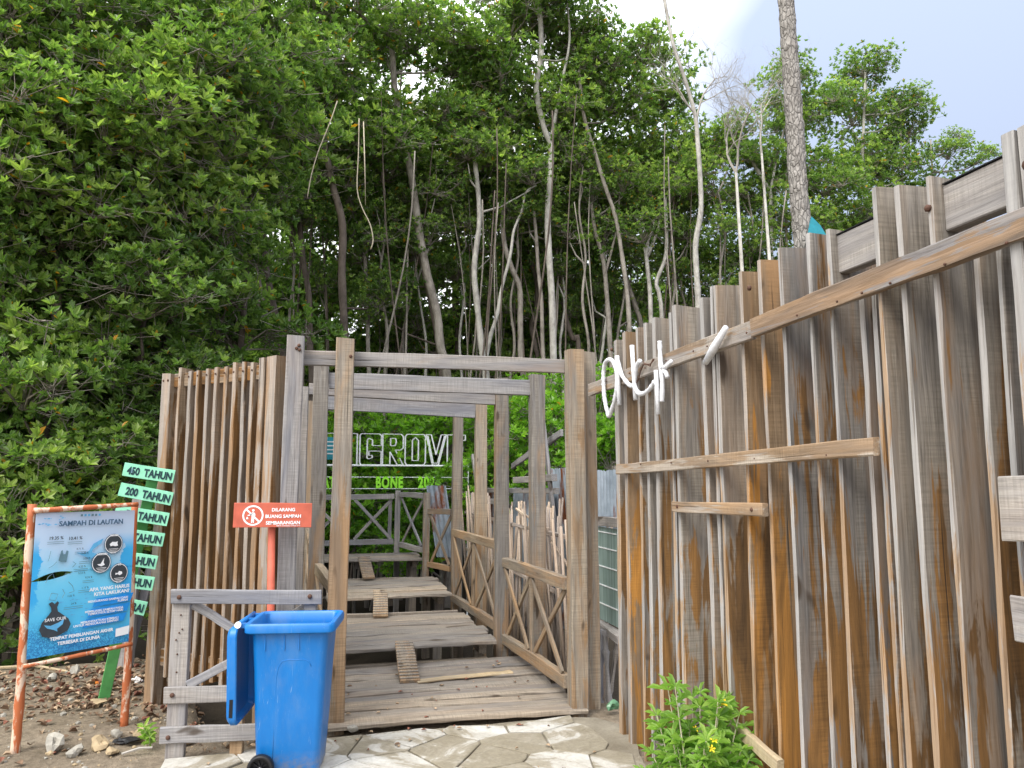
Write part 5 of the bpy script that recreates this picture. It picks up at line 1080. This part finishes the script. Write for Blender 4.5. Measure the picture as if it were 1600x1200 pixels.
FILL = [(-0.48,13.4,6.261,0.7,'s'),(-0.122,14.2,5.223,0.7,'s'),(0.856,13.4,6.021,0.7,'s'),(1.041,14.0,4.88,0.55,'s'),(1.53,14.2,5.329,0.7,'s'),(1.805,13.6,6.041,0.6,'s'),(1.883,13.4,6.958,0.7,'s'),(2.552,14.4,5.704,0.8,'s'),(2.499,13.8,6.537,0.7,'s'),(3.151,14.2,6.208,0.7,'s'),(3.64,14.6,5.169,0.8,'s'),(3.517,13.6,6.683,0.7,'s'),(4.466,14.2,5.78,0.7,'s'),(4.792,14.6,5.101,0.6,'s'),(4.543,13.6,6.386,0.7,'s'),(5.281,14.4,5.486,0.6,'s'),(5.278,13.8,6.38,0.7,'s'),(5.992,14.4,5.939,0.7,'s'),(6.278,14.6,5.321,0.6,'s'),(6.25,13.8,6.859,0.7,'s'),(6.955,14.0,5.895,0.8,'s'),(7.062,13.6,6.591,0.7,'s'),(7.252,14.2,5.285,0.6,'s'),(7.768,13.4,5.523,0.7,'s'),(7.442,13.0,6.556,0.6,'s'),(8.305,13.4,6.358,0.7,'s'),(8.409,13.4,5.431,0.6,'s')]
FO = {}
for c_ in FILL:
    kk = min(range(len(XT)), key=lambda i: abs(XT[i][1][1][0] - c_[0]) + abs(XT[i][1][1][1] - c_[1])); FO.setdefault(kk, []).append(c_)
for k, (p, q) in enumerate(XT):
    q = [(q[0][0], q[0][1], -.65)] + list(q); tp = q[-1]
    tree('thin wavy trunk, %s from the left of the slim stems crowding behind the gateway' % ORD[k], q, rnd.uniform(.026, .042), .016, [(tp[0], tp[1] + .2, tp[2] + .2, .9, 's'), (tp[0] + rnd.uniform(-.6, .6), tp[1] + .3, tp[2] + 1.0, .9, 's')] + FO.get(k, []), rnd.choice(('bark', 'bark_pale', 'bark')), 'thin wavy trunks behind the gateway')

# rough-barked big trunk close behind the fence
BT = [(4.795,6.6,2.792),(4.736,6.6,3.447),(4.719,6.6,3.948),(4.69,6.6,4.524),(4.682,6.6,5.217),(4.666,6.6,5.924),(4.649,6.6,6.646),(4.632,6.6,7.235),(4.623,6.6,7.988)]
bt = thing('rough_barked_tree', 'big rough-barked grey trunk standing just behind the tall fence', 'tree', (BT[0][0], BT[0][1], -.3))
pts = smooth_path([(BT[0][0] + .05, BT[0][1], -.4)] + list(BT), 14); mb = MB(); n_ = 22; vs = []
for i, p in enumerate(pts):
    f = i / len(pts); r0 = .105 - .03 * f
    for k in range(n_):
        a = 2 * math.pi * k / n_; rr = r0 * (1 + rnd.uniform(-.06, .06) + .03 * math.sin(i * 1.1))
        vs.append(Vector((p.x + rr * math.cos(a), p.y + rr * math.sin(a), p.z)) - bt.location)
mb.add(vs, [(i * n_ + k, i * n_ + (k + 1) % n_, (i + 1) * n_ + (k + 1) % n_, (i + 1) * n_ + k) for i in range(len(pts) - 1) for k in range(n_)])
mb.build('trunk', M['bark_rough'], bt, smooth=False)
for dx, dz, s in ((.3, 1.7, 1.0), (-.5, 2.3, 1.1), (.8, 2.5, 1.1)): # its crown starts above the picture
    tp = pts[-1]; o = link('crown', rnd.choice(CR), bt, tuple(Vector((tp.x + dx, tp.y, tp.z + dz)) - bt.location)); o.scale = (s,) * 3
cl = MB(); CB = [(4.644,6.35,4.174),(4.741,6.35,4.09),(4.821,6.35,3.965),(4.795,6.35,3.767),(4.606,6.35,3.753),(4.589,6.35,3.96)]
cl.add([Vector(q) - Vector(CB[0]) for q in CB] + [Vector(q) - Vector(CB[0]) + Vector((.02, .05, -.01)) for q in CB], [(0, 1, 2, 3, 4, 5), (11, 10, 9, 8, 7, 6)] + [(i, (i + 1) % 6, (i + 1) % 6 + 6, i + 6) for i in range(6)])
tag(cl.build('teal_cloth', M['tealplastic'], None, CB[0]), 'scrap of teal netting tied against the rough trunk above the fence', 'cloth')

# leafless trees against the sky
def bare_tree(label, start, dirs, r, depth, seed, trunk=None):
    g = random.Random(seed); t = thing('bare_tree', label, 'tree', start, 'leafless trees against the sky'); mb = MB()
    def grow(p, d_, L, r_, k):
        n2 = 5; pts = [p]; rr = [r_]
        for i in range(n2):
            d_ = (d_ + Vector((g.gauss(0, .17), g.gauss(0, .17), g.gauss(.04, .13)))).normalized(); pts.append(pts[-1] + d_ * L / n2); rr.append(r_ * (1 - .45 * (i + 1) / n2))
        mb.tube(pts, rr, 5 if k > 2 else 4, cap=False)
        if k == 0: return
        for i in range(2, n2 + 1):
            for _ in range(1 if i < n2 else 2):
                sd = Vector((g.gauss(0, 1), g.gauss(0, 1), g.gauss(.25, .6))).normalized()
                grow(pts[i], (d_ * .75 + sd * .75).normalized(), L * g.uniform(.5, .72), rr[i] * .62, k - 1)
    for dd, L in dirs: grow(Vector((0, 0, 0)), Vector(dd).normalized(), L, r, depth)
    mb.build('branches', M['twig'], t)
    if trunk: MB().tube([Vector(q) - Vector(start) for q in trunk], [.06, .045, r], 7).build('trunk', M['bark_pale'], t, smooth=True)
BS = [(7.473,12.4,7.364),(6.571,12.2,8.185),(8.168,12.6,7.907)]
bare_tree('leafless twiggy tree left of the rough trunk', BS[0], [((-.4, 0, 1), 1.0), ((.1, 0, 1), 1.1)], .026, 4, 3, [(BS[0][0] + .3, 12.4, -.6), (BS[0][0] + .1, 12.4, 3.5), BS[0]])
bare_tree('bare forking branches at the top of the crooked grey trunk', BS[1], [((-.3, 0, 1), .95), ((.25, 0, 1), 1.0)], .022, 3, 5)
bare_tree('leafless spray of twigs close against the rough trunk', BS[2], [((.1, 0, 1), 1.2)], .022, 4, 9, [(BS[2][0] + .1, 12.6, -.6), (BS[2][0] + .15, 12.6, 3.5), BS[2]])
# hanging aerial roots
HR = [('pale aerial root hanging in a slanting arc, upper left of the portal',[(0.061,9.6,6.449),(-0.005,9.6,6.205),(-0.078,9.6,5.98),(-0.165,9.6,5.712),(-0.234,9.6,5.407),(-0.272,9.6,5.108)],9.6),('long pale aerial root with a kink hanging above the front posts',[(0.35,9.8,6.344),(0.354,9.8,5.854),(0.349,9.8,5.37),(0.421,9.8,5.115),(0.525,9.8,4.907),(0.571,9.8,4.694),(0.541,9.8,4.562)],9.8),('thin straight aerial root beside the kinked one',[(0.409,9.8,6.306),(0.441,9.8,5.687),(0.462,9.8,5.162)],9.8)]
for l_, p, Y in HR: mb = MB(); q = smooth_path(p, 3); mb.tube(q, [.0075] * (len(q) - 1) + [.004], 6); tag(mb.build('aerial_root', M['root'], smooth=True), l_, 'root', 'hanging aerial roots')

# bright low growth behind the light sign
UB = [('bright leafy bush behind the left of the outline letters',[(0.997,12.71,2.102,1.0,'b'),(0.92,12.8,1.163,0.9,'b'),(0.619,12.71,0.659,0.7,'b')]),('bright leafy bush behind the right of the outline letters',[(2.011,13.1,2.238,1.0,'b'),(2.172,13.0,1.308,0.9,'b'),(1.568,12.9,0.733,0.8,'b')]),('bright leafy bush behind the cane fence and far portal posts',[(2.671,11.99,2.193,0.9,'b'),(2.84,11.81,1.579,0.8,'b'),(2.325,11.81,1.48,0.8,'b')]),('bright leafy bush filling the view left of the right gate posts',[(3.529,11.63,2.186,0.95,'b'),(3.474,12.17,2.744,0.8,'b'),(3.682,11.46,1.48,0.8,'b')]),('bright leafy bush seen in the slot between gate and fence',[(4.27,11.28,2.682,0.85,'b'),(4.294,11.1,1.873,0.8,'b'),(4.037,11.1,2.166,0.6,'b')]),('dull bush low behind the end railing',[(0.006,12.89,1.065,1.0,'b'),(0.406,13.43,1.906,0.9,'b'),(1.169,11.99,0.411,0.6,'b')])]
for l_, cs in UB: auto_tree(l_, cs[0][0], cs[0][1], cs[0][2], cs, .04, 'bark', 'bright bushes behind the gateway', .1)

# rows of the wood behind, down to the mud so that no daylight shows under it
k = 0
for row, (yy, z0, s) in enumerate(((15.6, 2.2, 1.25), (17.6, 1.2, 1.4), (20.0, .6, 1.6), (23.0, .6, 1.9), (26.5, .4, 2.1))):
    x = -9.5 - row * 1.5
    while x < 9.0 + row * 2:
        edge = x / yy       # the tree line falls away towards the right
        H = 11.5 if edge < .22 else (10.2 if edge < .38 else (8.6 if edge < .50 else (6.4 if edge < .66 else 6.6)))
        H *= .82 + yy / 80
        if row == 4: H = min(H, 5.5)
        xj = x + rnd.uniform(-.3, .3)
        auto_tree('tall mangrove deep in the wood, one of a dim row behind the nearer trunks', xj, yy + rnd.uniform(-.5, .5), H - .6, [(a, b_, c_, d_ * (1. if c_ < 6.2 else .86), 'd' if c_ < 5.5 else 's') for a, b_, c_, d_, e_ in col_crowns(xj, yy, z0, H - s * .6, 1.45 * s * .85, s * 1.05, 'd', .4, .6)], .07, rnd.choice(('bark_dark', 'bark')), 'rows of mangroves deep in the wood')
        x += 1.25 * s; k += 1
# thin stems that fill the dim interior
stem_ms = []
for k in range(4):
    mb = MB(); z = 0; pts = []; ph = rnd.uniform(0, 6)
    for i in range(9): pts.append((.14 * math.sin(i * .8 + ph), .1 * math.cos(i * .7 + ph), i * .75))
    q = smooth_path(pts, 2); mb.tube(q, [.027 - .017 * i / len(q) for i in range(len(q))], 6); o = mb.build('stem', M['bark_dark'] if k % 2 else M['bark'], smooth=True); stem_ms.append(o.data); bpy.data.objects.remove(o)
for i in range(110):
    y = rnd.uniform(12.9, 17.5); x = rnd.uniform(-.08, .62) * y
    o = link('mangrove_sapling', stem_ms[i % 4], None, (x, y, -.65)); o.rotation_euler = (rnd.uniform(-.12, .12), rnd.uniform(-.16, .16), rnd.uniform(0, 6)); o.scale = (rnd.uniform(.6, 1.2),) * 2 + (rnd.uniform(1.05, 1.5),)
    tag(o, 'thin leafless mangrove stem in the dim wood behind the portal', 'sapling', 'thin stems in the dim wood')

# lantana-like bush at the foot of the long fence
def herb(label, base_, stems, H, seed, L=.075, flowers=6, nl=9, spread=.28):
    g = random.Random(seed); t = thing('leafy_bush', label, 'bush', base_); mb = MB(); cs, ax = [], []; tops = []
    for i in range(stems):
        a = g.uniform(0, 6.28); r = spread * math.sqrt(g.uniform(.05, 1)); h = H * g.uniform(.45, 1) * (1 - .35 * r / spread)
        pts = [Vector((r * .25 * math.cos(a), r * .25 * math.sin(a), 0)), Vector((r * .6 * math.cos(a), r * .6 * math.sin(a), h * .5)), Vector((r * math.cos(a), r * math.sin(a), h))]
        mb.tube(pts, [.006, .004, .0025], 5); tops.append(pts[-1])
        for f in (.35, .5, .65, .8, .9, 1.0):
            p = pts[0].lerp(pts[1], f * 2) if f < .5 else pts[1].lerp(pts[2], f * 2 - 1)
            cs.append(tuple(p)); ax.append((g.uniform(-.3, .3), g.uniform(-.3, .3) - .1, 1))
    lm = leaves_mesh('leaves', np.array(cs), np.array(ax), nl, L, .26, M['leaf_bush'], droop=.25, elev=(-.2, .6), seed=seed)
    link('leaves', lm, t); mb.build('stems', M['root'], t)
    for q in range(flowers):
        p = g.choice(tops); fb = MB()
        for k in range(5):
            a = k * 1.257; fb.add([(0, 0, 0), (.012 * math.cos(a - .35), .012 * math.sin(a - .35), .004), (.018 * math.cos(a), .018 * math.sin(a), .003), (.012 * math.cos(a + .35), .012 * math.sin(a + .35), .004)], [(0, 1, 2, 3)])
        o = fb.build('flower', M['flower'], t, tuple(p + Vector((g.uniform(-.02, .02), -.03, .01)))); o.rotation_euler = (g.uniform(.4, 1.1), 0, 0)
    return t
herb('fresh green bush with small yellow flowers at the foot of the long fence', (1.665, 3.26, -.03), 44, .82, 4, .078, 7, 9, .26)
herb('tiny green sprout beside the gate leaf', (-0.946,5.15,0.0), 3, .16, 6, .06, 0, 4, .07)
